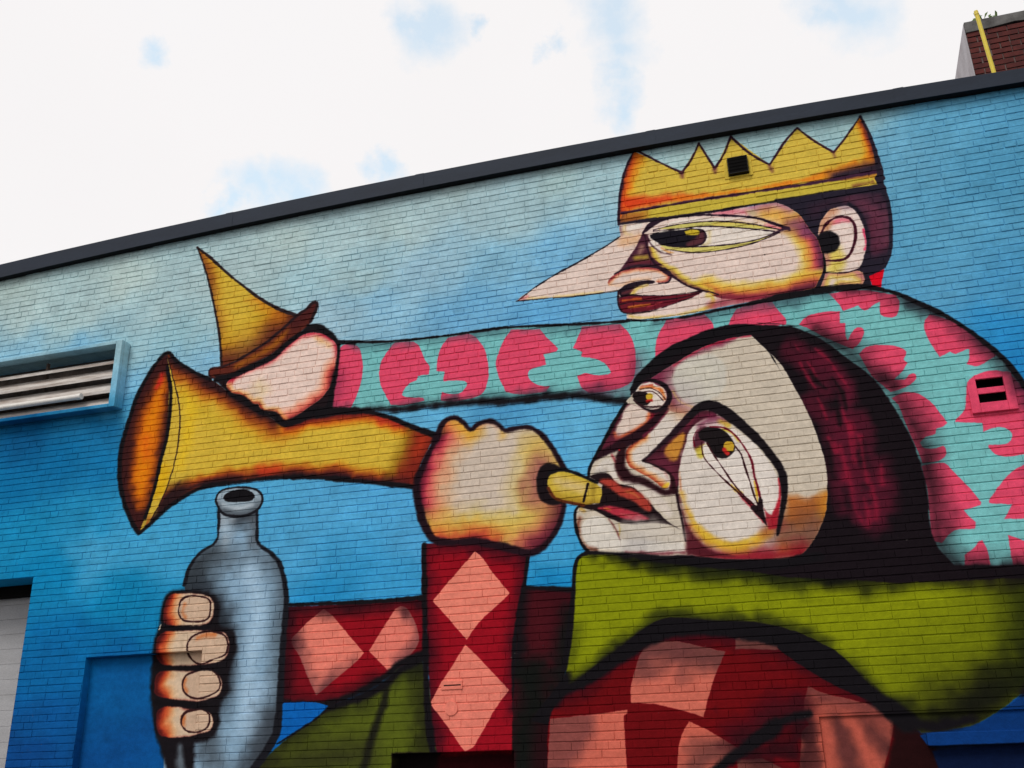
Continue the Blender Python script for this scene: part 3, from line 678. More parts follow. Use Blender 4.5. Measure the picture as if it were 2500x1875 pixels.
sleeve = fill((150, 14, 30), 4, '1.14|-3321,3562! -3013,3555 -2767,3533 -2573,3470 -2300,3378! -2355,3121 -2416,2847 -2459,2524 -2482,2103 -2463,1756! -2469,1499! -3168,1512! -3169,1776! -3205,1922 -3230,2239 -3257,2566 -3271,2789 -3311,3133')
stroke((60, 12, 24), 30, 50, '1.15|-3314,3485 -3271,2789 -3230,2239 -3169,1776', clip=sleeve, a=.9)
stroke((60, 12, 24), 30, 46, '1.12|-2336,3358 -2410,2847 -2465,2524 -2487,2104', clip=sleeve, a=.9)
stroke((60, 12, 24), 30, 40, '1.20|-3315,3556 -3013,3543 -2706,3481 -2313,3345', clip=sleeve, a=.9)
d1 = fill((236, 134, 114), 2, '1.17|-2810,3453! -2732,3385! -2673,3287! -2496,3062! -2547,3009! -2727,2876! -2800,2805! -2894,2687! -3211,3043! -3100,3162!')
d2 = fill((230, 128, 110), 2, '1.11|-2908,2646! -2803,2551! -2521,2251! -2565,2200! -2670,2069! -2741,1958! -2799,1868! -2846,1808 -2915,1777! -2960,1821! -3088,2001 -3218,2154! -3224,2186! -3135,2332! -3016,2488!')
stroke((150, 90, 84), 14, 20, '1.10|-2596,2328 -2535,2262 -2599,2202', clip=d2, a=.4)
stroke(K0, [20, 22, 22, 24, 26, 28, 30], 10, '1.15|-3299,3555 -3288,3132 -3283,2790 -3275,2567 -3260,2241 -3228,1923 -3192,1756')
stroke(K0, [14, 16, 20, 24, 26], 8, '1.13|-2319,3357 -2361,3122 -2422,2848 -2463,2524 -2465,2103')
# dark gap between the sleeve and the scarf
gap = fill((58, 14, 22), 6, '1.09|-2384,3118! -1910,3061! -1973,2689! -2034,2333! -1947,2287! -2169,2030! -2208,1591! -2516,1598! -2483,2207! -2429,2738!')
stroke((78, 18, 26), 70, 60, '1.11|-2238,2924 -2245,2727 -2218,2511', clip=gap, a=.7)
stroke(K0, [16, 20], 10, '1.13|-2360,3101 -1934,3052')
stroke(K0, 26, 30, '1.12|-2384,3090 -2423,2738 -2449,2416', clip=gap)
stroke((18, 20, 18), 90, 70, '1.07|-2326,2347 -2300,2096 -2387,1845 -2416,1596', clip=gap)
stroke((22, 20, 20), 50, 40, '1.09|-1967,2818 -2027,2501 -2057,2313', clip=gap)
stroke((40, 12, 18), 40, 50, '1.05|-2228,1940 -2262,1612', clip=gap, a=.8)

# --- chequered trousers
fill(K0, 10, '1.00|-2080,2294! -1760,2486 -1363,2716 -1195,2790 -980,2787 -253,2678! -269,2679 106,2496 357,2219 566,1992! 765,1865! 569,1780! 310,1899 -38,2141 -307,2349! -287,2388! -587,2525 -1108,2534 -1436,2448 -1887,2182 -2161,1958! -2337,1995!')
leg = fill((106, 3, 16), 6, '1.00|-2208,1591! -2169,2020 -1995,2228 -1654,2429 -1373,2570 -1101,2617 -682,2612 -273,2507 -292,2478 -113,2320 155,2142 559,1946! 494,1709 380,1442! -703,1464! -2212,1494!')
stroke((60, 10, 20), 40, 60, '1.01|-1995,2207 -1655,2418 -1374,2559 -1102,2606 -684,2592 -275,2487 -293,2468 -18,2295 246,2109 548,1937', clip=leg, a=.95)
s1 = fill((204, 106, 88), 3, '1.03|-1355,2522 -1266,2564 -1158,2573 -1053,2562 -696,2465! -771,2333 -837,2186 -916,1976! -1108,2037! -1302,2090! -1488,2104! -1485,2205 -1427,2386', clip=leg)
stroke((96, 54, 54), 80, 50, '1.04|-1381,2466 -1216,2519 -1003,2528 -697,2460', clip=s1, a=.85)
stroke((110, 60, 58), 24, 34, '1.03|-1422,2335 -1284,2328 -1062,2449 -1055,2296', clip=s1, a=.6)
s2 = fill((206, 104, 86), 3, '1.03|-2170,2007! -1689,2035! -1518,2057! -1524,2024! -1551,2007! -1553,1819 -1555,1481! -2223,1494! -2180,1888', clip=leg)
stroke((110, 60, 60), 100, 30, '1.05|-2159,2009 -1962,1982 -2148,1728', clip=s2, a=.75)
s3 = fill((204, 100, 82), 3, '0.98|-1033,1950! -906,1885 -666,1732! -779,1643 -876,1467! -1171,1473! -1117,1805', clip=leg)
stroke((96, 56, 54), 60, 50, '0.97|-689,1744 -936,1675 -1027,1564', clip=s3, a=.75)
s5 = fill((104, 58, 54), 4, '1.01|-603,2577! -431,2557 -274,2495! -221,2456! -613,2481!', clip=leg)
s4 = fill((182, 86, 70), 4, '0.94|-87,2172! 8,2120 238,2053 510,1962! 476,1801 381,1568 335,1443! -250,1455! -197,1730 -173,1841 -110,1886! -140,1954 -135,2039', clip=leg)
stroke((110, 56, 54), 50, 50, '0.94|-75,2152 145,2066 493,1939', clip=s4, a=.8)
stroke((84, 44, 44), [20, 46, 50, 40], 30, '0.93|87,1926 110,1813 136,1665 152,1447', clip=s4, a=.85)
stroke((84, 44, 44), [20, 34, 40], 36, '0.92|291,1900 368,1786 421,1711', clip=s4, a=.85)
stroke((70, 34, 36), 44, 24, '0.94|-133,1849 -137,1672 -165,1453', clip=s4, a=.8)
fill((130, 70, 62), 6, '0.95|-683,1650! -496,1656! -322,1566! -336,1456! -703,1464!', clip=leg)
stroke((56, 16, 24), 60, 60, '0.97|-662,1810 -335,1980 -508,1900 -169,2031', clip=leg, a=.85)
stroke((34, 14, 20), 60, 60, '0.95|-581,1684 -283,1732 -204,1824', clip=leg, a=.8)
stroke(K0, [44, 44, 46, 44, 40, 36, 20], 18, '0.96|-908,1542 -717,1669 -548,1773 -345,1895 -539,1797 -309,1922 -99,1966')
stroke((120, 8, 20), 20, 20, '0.94|-391,1642 -270,1602', a=.6)

# --- lower right: dark wall, green scarf, ledge
fill((34, 9, 12), 30, '0.90|513,1948! 681,1795! 782,1647! 817,1434! 353,1443! 465,1756!')
fill((7, 52, 110), 4, '0.89|992,1828! 1103,1853 1183,1909 1320,1980 1434,2062 1645,2213! 1554,1766! 696,1776!')
fill((9, 24, 56), 10, '0.87|733,1675! 1547,1731! 1485,1420! 782,1434!')
scarf = fill(GRN, 6, '1.01|-1804,3351! -1863,3314 -1892,3244 -1912,3034 -1961,2710 -2020,2395 -2031,2271! -1947,2293 -1765,2414 -1537,2558 -1366,2674 -1197,2759 -1036,2764 -775,2721 -467,2692 -257,2643 -272,2649 -81,2572 102,2461 240,2336 351,2181 432,2092 551,1956 682,1804! 1029,1837! 1223,1930 1434,2062! 1645,2213! 1793,2947! 1143,3004! -12,3118! -523,3179! -940,3245! -1599,3344!')
stroke((92, 100, 12), 260, 200, '0.92|814,2160 1207,2328 1545,2690', clip=scarf, a=.6)  # corner falloff of the view put into the green, darker to the right
stroke((24, 25, 14), [90, 120, 140, 120], 110, '0.90|536,1864 768,1883 1151,2024 1541,2218', clip=scarf, a=1)
stroke((30, 36, 10), 110, 120, '0.91|1480,2129 1543,2499 1617,2880', clip=scarf, a=.8)
stroke((17, 18, 12), [10, 22, 42, 60, 64, 56, 50, 40], 40, '1.05|-1713,3342 -1489,3290 -1160,3230 -837,3194 -416,3160 -120,3073 372,2994 1142,2996', clip=scarf, a=1)
stroke((36, 42, 14), [14, 40, 60, 50], 50, '1.05|-1163,3187 -844,3118 -424,3086 -31,2972', clip=scarf, a=.55)
stroke((40, 44, 12), 30, 50, '0.96|454,2885 845,2918 1496,2909', clip=scarf, a=.7)
stroke((60, 66, 12), 24, 50, '1.09|-1927,2708 -1985,2435', clip=scarf, a=.6)
stroke((30, 34, 14), 30, 40, '1.01|-2036,2281 -1879,2326 -1652,2470 -1366,2664 -1198,2748 -1036,2759 -776,2716 -257,2638 -273,2644 -82,2562 100,2451 238,2326 350,2171 543,1965', clip=scarf, a=.8)
stroke(K0, [26, 54, 66, 72, 68, 58, 60, 64], 18, '1.05|-2085,2190 -1768,2351 -1542,2485 -1316,2619 -1150,2672 -990,2678 -679,2643 -266,2567')
stroke(K0, [64, 64, 64, 62, 60, 60, 70, 80], 20, '0.97|-581,2627 -380,2594 -188,2512 -4,2403 175,2286 301,2164 424,2036 586,1889')
stroke(K0, [40, 50, 40], 30, '0.90|585,1880 762,1847 1037,1882')
stroke(K0, [14, 12, 13, 14, 18, 26, 24], 7, '1.12|-1645,3342 -1781,3356 -1865,3322 -1901,3244 -1923,3034 -1972,2711 -2031,2396')
stroke(K0, 34, 24, '0.96|671,3033 1233,2981 1684,2942')
stroke(K0, 36, 24, '1.07|-2017,2353 -2038,2250 -2131,2141')
fill((8, 54, 116), 3, '0.88|670,1784! 755,1803! 1565,1819! 1545,1720! 1367,1717 712,1710!')

fill((22, 14, 16), 10, '1.09|-3582,1783! -3134,1770! -3134,1512! -3577,1521!')
fill((50, 10, 16), 30, '1.07|-3157,1755! -2485,1757! -2486,1499! -3157,1512!')
stroke(K0, [16, 22, 22, 20], 10, '0.97|1940,4290 1943,3950 1863,3432 1766,2957')
stroke(K0, [20, 40, 50, 40], 24, '0.91|1794,2955 1742,2677 1645,2213 1421,2054')
# --- fist round the mouthpiece
fist = fill((210, 193, 176), 4, '2.15|-3179,4572 -3111,4711 -3008,4755 -2906,4686 -2840,4606! -2772,4658 -2660,4674 -2562,4622 -2504,4555! -2420,4571 -2289,4571 -2183,4510 -2061,4344 -1984,4186 -1938,4033 -1951,3889 -1982,3748 -2050,3592 -2158,3460 -2284,3396! -2449,3434 -2616,3484 -2785,3529 -2957,3544 -3175,3573 -3275,3680 -3343,3834 -3384,4097 -3347,4246 -3280,4438')
RIM = 1.35
for hw, so, c, a in ((112, 40, (222, 170, 120), .75), (78, 34, (228, 126, 100), .85), (50, 30, (190, 40, 72), .9), (24, 22, (70, 22, 36), .95)):
    stroke(c, hw * RIM, so * 1.25, raw=True, s= '2.21|-3156,4603 -3280,4438 -3347,4246 -3384,4097 -3343,3834 -3275,3680 -3175,3573', clip=fist, a=a)
for hw, so, c, a in ((112, 44, (218, 190, 84), .85), (66, 34, (216, 140, 50), .85), (48, 30, (196, 50, 50), .85), (24, 22, (84, 26, 40), .95)):
    stroke(c, hw * RIM, so * 1.25, raw=True, s= '2.08|-3197,3548 -2957,3507 -2786,3489 -2533,3421 -2285,3380', clip=fist, a=a)
for hw, so, c, a in ((130, 34, (220, 194, 90), .8), (104, 34, (224, 160, 90), .8), (76, 34, (170, 60, 74), .85), (46, 34, (90, 30, 46), .95)):
    stroke(c, hw * RIM, so * 1.25, raw=True, s= '2.04|-1956,3869 -1984,3707 -2052,3551 -2201,3403', clip=fist, a=a)
stroke((214, 186, 90), 40, 40, '2.11|-2224,4276 -2274,4026 -2270,3817', clip=fist, a=.8)
stroke((212, 176, 90), 60, 40, '2.11|-2083,4346 -1984,4186', clip=fist, a=.7)
stroke((226, 170, 60), 14, 24, '2.24|-3008,4698 -2885,4605 -2829,4565', clip=fist, a=.9)
stroke((226, 180, 90), 12, 20, '2.20|-2530,4551 -2520,4506', clip=fist, a=.9)
stroke((214, 130, 90), 10, 16, '2.22|-2772,4647 -2661,4661 -2551,4609', clip=fist, a=.5)
stroke((150, 70, 90), 16, 26, '2.10|-2225,3916 -2231,4064 -2174,4174', clip=fist, a=.7)
stroke((34, 18, 26), [12, 12, 10, 9, 9, 9, 9, 9, 9, 9, 9, 10, 12], 6, '2.21|-3179,4572 -3111,4711 -3008,4751 -2906,4686 -2840,4611 -2772,4654 -2660,4672 -2562,4622 -2504,4559 -2420,4569 -2289,4569 -2183,4510 -2061,4344 -1949,4114')
stroke((34, 18, 26), [8, 9, 10, 12, 16, 16, 16, 16, 16, 18, 20, 18], 7, '2.08|-1966,3829 -1982,3748 -2046,3591 -2154,3464 -2284,3400 -2449,3438 -2616,3493 -2785,3538 -2957,3552 -3175,3583 -3268,3690 -3336,3834')
stroke((30, 16, 24), [18, 16, 14, 14], 8, '2.23|-3327,3812 -3379,4096 -3340,4257 -3167,4593')
fill((26, 18, 22), 6, '2.09|-2218,3999 -2192,4145 -2109,4204 -1985,4154 -1904,4093! -2051,4077 -2107,3988 -2079,3891 -1958,3818! -2103,3813 -2195,3882')
# --- head of the horn player
hair = fill((24, 17, 22), 7, '1.09|-1319,4762! -1218,4938 -1091,5047 -940,5154 -758,5229 -518,5296 -287,5305 -120,5270 -8,5262 221,5201 -131,5287 13,5265 142,5220 306,5120 443,5000 591,4832 719,4689 803,4554 879,4381 948,4167 998,3982 994,3974 1017,3743 1020,3555 998,3373 1018,3190 1121,3021! 1612,2983! 1815,2967! 1798,2882! 672,2914! 368,2963! -126,3021! -530,3116! -654,3160! -1295,3287! -1787,3367! -1500,3587! -884,4223!')
stroke((20, 14, 19), 70, 120, '1.03|341,5139 517,4989 664,4822 790,4673 884,4543 956,4348 1025,4147 1063,3953 1061,3833 1061,3551 1049,3259 1098,3076 1309,2980 1605,2945', a=.85)
for s, h in (('1.09|156,5067 279,4914 415,4797 501,4641 541,4401 511,4117 485,3741 471,3458', 30), ('1.13|110,4963 229,4860 323,4750 364,4577', 40), ('1.11|363,4889 474,4753 548,4600 542,4483', 26), ('1.07|225,4488 350,4309 368,4134 352,3812 368,3543', 34), ('1.06|461,4353 460,4123 458,3801 491,3475', 34), ('1.79|684,3893 622,3594 603,3409', 26), ('1.78|727,3716 705,3511', 20), ('1.06|625,4332 641,4159 637,3990', 24)):
    stroke((94, 24, 44), h * 1.7, 44, s, raw=True, clip=hair, a=.7)
for s in ('1.12|250,4857 284,4779 297,4717', '1.10|454,4767 506,4677 546,4588', '1.08|469,4410 500,4256 518,4162', '1.07|330,4161 363,4021', '1.81|430,3921 450,3744 455,3535 500,3418', '1.79|607,3728 620,3557 603,3446', '1.14|164,5041 198,4962', '1.86|374,4104 381,4024', '1.12|330,4968 423,4856 474,4753', '1.07|507,4232 501,4118 499,3960', '1.85|416,4079 424,3941 423,3805', '1.83|578,4140 579,3904 581,3731', '1.85|524,4266 525,4087 512,3931', '1.78|535,3602 548,3507 537,3378', '1.80|707,3871 693,3719', '1.12|186,4866 234,4726 283,4611', '1.10|292,4515 322,4417 341,4321'):
    stroke((146, 28, 54), [3, 9, 4], 14, s, clip=hair, a=.75)
for s in ('1.12|262,4782 293,4682 368,4600', '1.10|433,4687 490,4560 509,4393', '1.09|435,4473 438,4263', '1.86|320,4110 317,3816'):
    stroke((18, 16, 18), [5, 14, 8], 14, s, clip=hair, a=.75)
head = fill((208, 195, 176), 4, '1.14|-192,5182! -357,5179 -591,5138 -772,5065 -931,4987 -1102,4897 -1199,4859 -1289,4771 -1378,4670 -1457,4555 -1536,4429 -1589,4325 -1681,4179 -1712,4124 -1735,4018 -1797,3847! -1860,3771! -1882,3679 -1870,3551 -1830,3433 -1785,3370! -1449,3320 -1185,3278 -966,3269 -649,3216 -439,3194 -78,3178 31,3233 152,3383 224,3538 268,3753 277,3976 251,4138 213,4328 137,4573 48,4827 6,4904 -90,5035')
stroke((132, 50, 76), [24, 50, 72, 70, 50], 23, '1.20|-298,5198 -650,5124 -894,5007 -1055,4903 -1129,4850', clip=head, a=.9)
stroke((120, 40, 66), 50, 40, '1.19|-1056,4890 -983,4768 -937,4626', clip=head, a=.8)
stroke((176, 30, 60), 9, 10, '1.19|-198,5177 -358,5174 -592,5131 -773,5055 -895,4988', clip=head, a=.9)
fill((206, 200, 188), 16, '1.18|-915,4896 -835,5011 -692,5054 -532,5031 -454,4895 -470,4736 -571,4627 -724,4574 -834,4625 -904,4745', clip=head)
stroke((214, 208, 190), 50, 70, '1.18|-786,4903 -632,4945 -627,4757', clip=head, a=.6)
stroke((190, 182, 176), 40, 50, '1.18|-865,4789 -751,4651', clip=head, a=.6)
stroke((216, 188, 100), 6, 12, '1.18|-933,4749 -878,4643 -759,4566', clip=head, a=.8)
stroke((200, 140, 150), 20, 30, '1.17|-837,4588 -762,4530', clip=head, a=.5)
# shade at the jaw
jaw = fill((188, 112, 52), 40, '1.05|-66,3704! 36,3683 115,3647 266,3698! 241,3515! 148,3351! -26,3184! -233,3180! -168,3379! -93,3568!', clip=head)
stroke((120, 66, 44), 60, 60, '1.04|-42,3476 116,3494 44,3338', clip=head, a=.6)
stroke((200, 130, 40), 14, 26, '1.04|251,3667 216,3517', clip=head, a=.8)
stroke((120, 88, 80), 60, 60, '1.04|-128,3364 -11,3311 100,3376', clip=head, a=.7)
stroke((140, 18, 34), [24, 40, 46, 30], 40, '1.05|-805,3258 -542,3221 -282,3205 -22,3216', clip=head, a=.9)
stroke((90, 22, 32), 24, 40, '1.08|-908,3311 -751,3265', clip=head, a=.8)
# big cheek
big = fill((222, 211, 200), 8, '1.10|-845,4290 -911,4107 -946,3901 -935,3762 -883,3598 -817,3480 -716,3405 -582,3349 -422,3355 -288,3422 -196,3490 -238,3582 -294,3744 -305,4040 -434,4265 -587,4402 -733,4396', clip=head)
stroke((214, 160, 50), [14, 20, 30, 40, 44, 40, 30], 30, '1.08|-931,3807 -891,3633 -828,3481 -719,3372 -555,3303 -394,3322 -248,3407', raw=True, clip=head, a=.95)
stroke((226, 186, 60), [8, 14, 20, 22, 16], 18, '1.08|-871,3608 -816,3491 -707,3382 -542,3318 -358,3363', clip=head, a=.9)
stroke((150, 70, 60), 14, 26, '1.06|-267,3420 -147,3464', clip=head, a=.6)
fill((84, 26, 36), 16, '1.09|-975,3812! -941,3762 -925,3624 -883,3475 -815,3380 -737,3297 -541,3226! -935,3258! -931,3423 -950,3649', clip=head, a=.95)
stroke((150, 60, 40), 8, 20, '1.10|-930,3693 -881,3497 -805,3379', clip=head, a=.6)
stroke((90, 30, 44), [5, 6, 6, 6], 8, '1.14|-845,4290 -909,4131 -945,4017 -959,3879', a=.95)
stroke((200, 110, 60), 5, 10, '1.13|-932,3993 -935,3831', a=.7)
stroke((34, 18, 24), [6, 12, 12, 10, 6], 8, '1.11|-965,3938 -970,3765 -953,3616 -942,3491 -934,3390')
# eye socket and nose
sock = fill((74, 30, 42), 8, '1.15|-1245,4127! -1112,4225 -990,4319 -855,4435 -732,4529 -565,4508! -581,4459 -684,4444 -779,4390 -839,4289 -886,4199 -928,4086 -948,3936 -985,3836 -1042,3818! -1016,3932 -1048,4017 -1168,4083')
fill((204, 140, 56), 16, '1.15|-1047,4182 -995,4259 -874,4341 -861,4292 -931,4133 -975,4091 -1018,4119', clip=sock)
stroke((110, 40, 60), 20, 26, '1.14|-1098,4105 -1013,4036 -987,3940', clip=sock, a=.7)
stroke((110, 30, 56), 12, 20, '1.15|-835,4396 -726,4479 -613,4471', clip=sock, a=.8)
nose = fill((224, 212, 200), 6, '1.16|-1389,4220 -1338,4287 -1217,4357 -1093,4464 -970,4559! -847,4519! -866,4436 -989,4330 -1111,4231 -1247,4130! -1147,4068 -1060,4018 -1025,3932 -1044,3867 -1094,3872 -1178,3954 -1298,4037 -1374,4105')
RIM = 1.4
for hw, so, c, a in ((30, 18, (230, 150, 80), .9), (13, 14, (160, 50, 40), .9)):
    stroke(c, hw * RIM, so * 1.25, raw=True, s= '1.16|-1229,4359 -1338,4287 -1392,4221 -1374,4105 -1298,4035 -1178,3952 -1083,3869', clip=nose, a=a)
stroke((222, 190, 50), 12, 14, '1.13|-1083,3871 -1035,3899', clip=nose, a=.9)
stroke((190, 110, 110), 12, 18, '1.14|-1147,4068 -1060,4018 -1026,3944', clip=nose, a=.6)
stroke((190, 120, 60), 20, 26, '1.17|-990,4598 -848,4507', clip=head, a=.4)
# little cheek
lit = fill((74, 26, 38), 8, '1.19|-1347,4681! -1437,4568 -1516,4442 -1582,4339 -1660,4202! -1493,4244! -1275,4364 -1090,4500 -990,4598! -1153,4594!')
fill((226, 206, 192), 14, '1.19|-1362,4633 -1288,4673 -1199,4600 -1150,4557 -1184,4487 -1270,4437 -1377,4401 -1461,4374 -1469,4436 -1416,4528', clip=lit)
stroke((226, 110, 60), 9, 14, '1.19|-1156,4551 -1184,4487 -1270,4431 -1378,4389 -1462,4368 -1477,4412', clip=lit, a=.9)
stroke((190, 30, 50), 8, 14, '1.18|-1122,4541 -1169,4461 -1261,4399', clip=lit, a=.9)
stroke((110, 40, 60), 20, 30, '1.19|-1570,4338 -1477,4315', clip=lit, a=.7)
stroke((40, 18, 26), [22, 32, 38, 40, 34, 24, 14], 12, '1.18|-1003,4587 -1103,4490 -1226,4395 -1383,4316 -1503,4269 -1600,4232 -1661,4196')
stroke((150, 40, 70), 5, 10, '1.18|-993,4561 -1094,4452 -1217,4357', a=.6)
# upper lip and philtrum
stroke((224, 214, 202), [16, 34, 30, 14], 12, '1.17|-1648,4105 -1558,4143 -1521,4067 -1497,3993', clip=head)
stroke((190, 182, 178), 14, 20, '1.18|-1668,4071 -1585,4074', clip=head, a=.8)
stroke((150, 26, 40), 10, 14, '1.17|-1513,4210 -1467,4097 -1439,3987', a=.9)
stroke((44, 18, 24), [26, 38, 40, 44, 38, 28, 22, 18], 14, '1.15|-1409,4283 -1438,4190 -1445,4083 -1382,3987 -1259,3945 -1161,3877 -1075,3822 -997,3825')
stroke((44, 18, 24), [14, 16, 12, 8, 7], 8, '1.14|-997,3820 -996,3906 -1012,3978 -1070,4031 -1157,4081')
dot((170, 20, 30), 9, '1.18|-1446,4251')
stroke((220, 208, 196), [16, 30, 40, 30], 16, '1.14|-1408,3937 -1275,3877 -1147,3771 -1046,3636', clip=head, a=.8)
# small eye
stroke((30, 20, 26), [14, 12, 12, 15, 18, 20, 18, 14, 8, 6, 6], 6, '1.20|-1288,4783 -1217,4859 -1127,4877 -1025,4828 -967,4753 -966,4672 -1013,4611 -1092,4571 -1160,4595 -1238,4652 -1284,4705')
eye = fill((230, 216, 204), 4, '1.20|-1278,4757 -1219,4831 -1129,4856 -1039,4806 -991,4744 -997,4670 -1042,4614 -1113,4596 -1170,4612 -1237,4662 -1275,4706')
stroke((226, 120, 50), 12, 12, '1.20|-1215,4811 -1132,4813 -1031,4762 -1008,4684', clip=eye, a=.9)
stroke((190, 60, 40), 6, 8, '1.21|-1213,4830 -1107,4828', clip=eye, a=.8)
stroke((60, 24, 28), 4, 3, '1.20|-1222,4797 -1133,4800 -1055,4752 -1002,4677')
stroke((60, 24, 28), 4, 3, '1.19|-1206,4772 -1112,4766 -1057,4715 -1021,4661')
fill((30, 22, 24), 4, '1.20|-1295,4759 -1223,4781 -1160,4760 -1127,4693 -1162,4645 -1226,4650 -1281,4707')
dot((206, 170, 50), 27, '1.20|-1143,4720')
stroke((190, 40, 34), 9, 8, '1.19|-1165,4680 -1124,4681')
stroke((50, 24, 28), 5, 3, '1.19|-1287,4708 -1232,4649 -1146,4620 -1042,4617')
# brow and big eye
fill((228, 218, 208), 8, '1.11|-845,4290 -779,4390 -684,4438 -571,4442 -428,4323 -298,4202 -195,4051 -129,3884 -116,3726 -140,3617 -200,3545 -251,3561 -284,3742 -305,4040 -385,4201 -504,4333 -645,4373 -749,4350 -806,4214', clip=head)
stroke((120, 40, 70), 30, 30, '1.15|-722,4395 -605,4446 -507,4416', a=.8)
stroke((212, 180, 70), 14, 20, '1.14|-541,4409 -479,4365', a=.9)
fill((88, 40, 54), 12, '1.14|-785,4259 -749,4350 -668,4376 -691,4248 -717,4204 -766,4162')
fill((206, 186, 60), 14, '1.13|-775,4187! -716,4215! -662,4197 -680,4129 -739,4088 -769,4127', a=.85)
fill((232, 222, 212), 5, '1.11|-717,4204! -678,4211 -617,4087 -533,3939 -450,3793 -348,3648! -463,3772 -560,3884 -647,4003 -709,4109')
fill((230, 220, 210), 5, '1.10|-607,4074 -531,4071 -448,4126 -398,4085 -377,3968 -349,3828 -326,3702 -337,3647! -422,3756 -487,3854 -543,3951')
stroke((214, 190, 60), 8, 10, '1.13|-537,4336 -453,4291 -406,4215', a=.9)
stroke((226, 186, 50), [5, 12, 8], 10, '1.10|-506,3833 -473,3784 -432,3757')
stroke((214, 170, 40), [5, 9, 6], 8, '1.08|-315,3847 -305,3745 -308,3667')
stroke((170, 26, 44), [6, 14, 20, 10], 12, '1.08|-444,3747 -388,3674 -331,3602 -280,3498')
fill((28, 22, 24), 5, '1.13|-740,4325 -668,4370 -591,4361 -527,4329 -468,4257 -441,4172 -457,4121 -525,4074 -596,4082 -642,4148 -675,4234 -723,4263')
dot((206, 166, 50), 40, '1.12|-492,4178')
stroke((196, 44, 40), 17, 8, '1.12|-536,4150 -510,4115')
stroke((206, 166, 50), 12, 6, '1.12|-501,4146 -468,4142')
for s, c in (('1.11|-720,4239 -715,4109 -648,3999 -560,3884 -463,3769 -369,3648 -325,3568', (60, 20, 26)), ('1.11|-676,4228 -635,4130 -598,4059 -543,3949 -479,3828 -404,3718 -328,3633', (60, 20, 26)), ('1.10|-441,4172 -397,4095 -377,3977 -348,3837 -329,3722 -302,3632', (50, 18, 24))):
    stroke(c, [5, 5, 6, 6, 7], 3, s)
stroke((110, 18, 36), [6, 8, 7, 7, 8, 9], 4, '1.11|-634,4372 -514,4346 -433,4274 -368,4161 -317,4028 -308,3890 -289,3774 -277,3619')
stroke((110, 18, 36), [5, 4, 3], 4, '1.15|-784,4211 -785,4295 -748,4356')
stroke((190, 40, 56), [5, 8, 16, 20, 12], 10, '1.07|-112,3849 -114,3725 -145,3617 -191,3534 -200,3458')
fill((32, 20, 24), 6, '1.07|-348,3648! -317,3634 -279,3708 -267,3607 -253,3457! -307,3533 -372,3617!')
fill((160, 30, 44), 10, '1.06|-262,3606! -200,3545 -142,3595 -172,3433! -245,3429!', a=.9)
stroke((26, 20, 24), [26, 34, 42, 46, 46, 42, 36, 33, 30, 28, 26, 20, 10], 7, '1.12|-841,4457 -731,4547 -660,4574 -583,4556 -510,4501 -418,4411 -320,4299 -225,4176 -134,4022 -81,3891 -76,3755 -102,3624 -179,3374')
stroke((40, 24, 32), [8, 14, 20, 28], 7, '1.16|-1239,4130 -1112,4227 -989,4325 -829,4462')
stroke((40, 22, 28), [5, 7, 8], 5, '1.15|-1240,4126 -1157,4085 -1070,4025')
# lips and chin
fill((30, 18, 22), 6, '1.14|-1740,4043! -1656,4060 -1552,4041 -1499,3961 -1432,3928 -1342,3895 -1257,3805 -1155,3669 -1052,3557 -948,3478! -1054,3535 -1185,3564 -1342,3564 -1476,3594 -1587,3650 -1688,3714 -1837,3763! -1847,3793! -1660,3787! -1616,3947!')
stroke((176, 62, 50), [14, 38, 34, 44, 40, 14], 14, '1.15|-1626,3983 -1546,3951 -1458,3872 -1347,3826 -1261,3748 -1220,3692')
stroke((196, 110, 60), [6, 8, 5], 10, '1.15|-1413,3867 -1346,3843 -1303,3798', a=.7)
stroke((182, 50, 66), [8, 30, 42, 34, 12], 12, '1.14|-1663,3740 -1571,3726 -1459,3680 -1337,3635 -1238,3606')
stroke((214, 130, 60), [6, 10, 6], 8, '1.15|-1617,3736 -1594,3731 -1560,3719', a=.9)
stroke((210, 120, 110), 8, 10, '1.14|-1471,3676 -1382,3644', a=.6)
chin = fill((224, 216, 204), 10, '1.13|-1829,3570 -1796,3637 -1725,3671 -1644,3669 -1578,3611 -1527,3521 -1485,3460 -1175,3411! -945,3391! -943,3292! -1183,3300! -1627,3371 -1762,3399 -1810,3477', clip=head)
stroke((178, 172, 168), 50, 50, '1.12|-1368,3518 -1285,3420 -1377,3383', clip=head, a=.7)
stroke((214, 204, 190), [20, 40, 30], 26, '1.11|-1434,3546 -1222,3516 -1007,3441', clip=head, a=.8)
stroke((120, 60, 40), 14, 20, '1.15|-1836,3663 -1864,3562 -1807,3420 -1706,3377', clip=head, a=.9)
stroke((110, 50, 50), [6, 9, 9, 5], 10, '1.13|-1577,3634 -1535,3567 -1505,3496 -1495,3450', a=.9)
stroke((190, 160, 60), [4, 8, 4], 10, '1.13|-1494,3586 -1486,3540 -1495,3484', a=.8)
stroke((196, 150, 50), 10, 14, '1.16|-1820,3749 -1791,3729', a=.8)
stroke((110, 30, 44), [8, 12, 14], 16, '1.10|-1448,3333 -1183,3300 -954,3293', clip=head, a=.8)
stroke(K0, [12, 13, 13, 12, 12, 10], 6, '1.19|-1359,4682 -1443,4566 -1522,4440 -1588,4337 -1666,4213 -1722,4113 -1739,4019')
stroke(K0, [9, 10, 10, 11, 14], 6, '1.15|-1836,3780 -1871,3737 -1879,3667 -1865,3545 -1824,3430 -1776,3366')
stroke(K0, [12, 14, 22, 30, 36, 40, 36], 12, '1.08|-1799,3362 -1629,3343 -1405,3302 -1078,3237 -653,3168 -238,3137 125,3172')
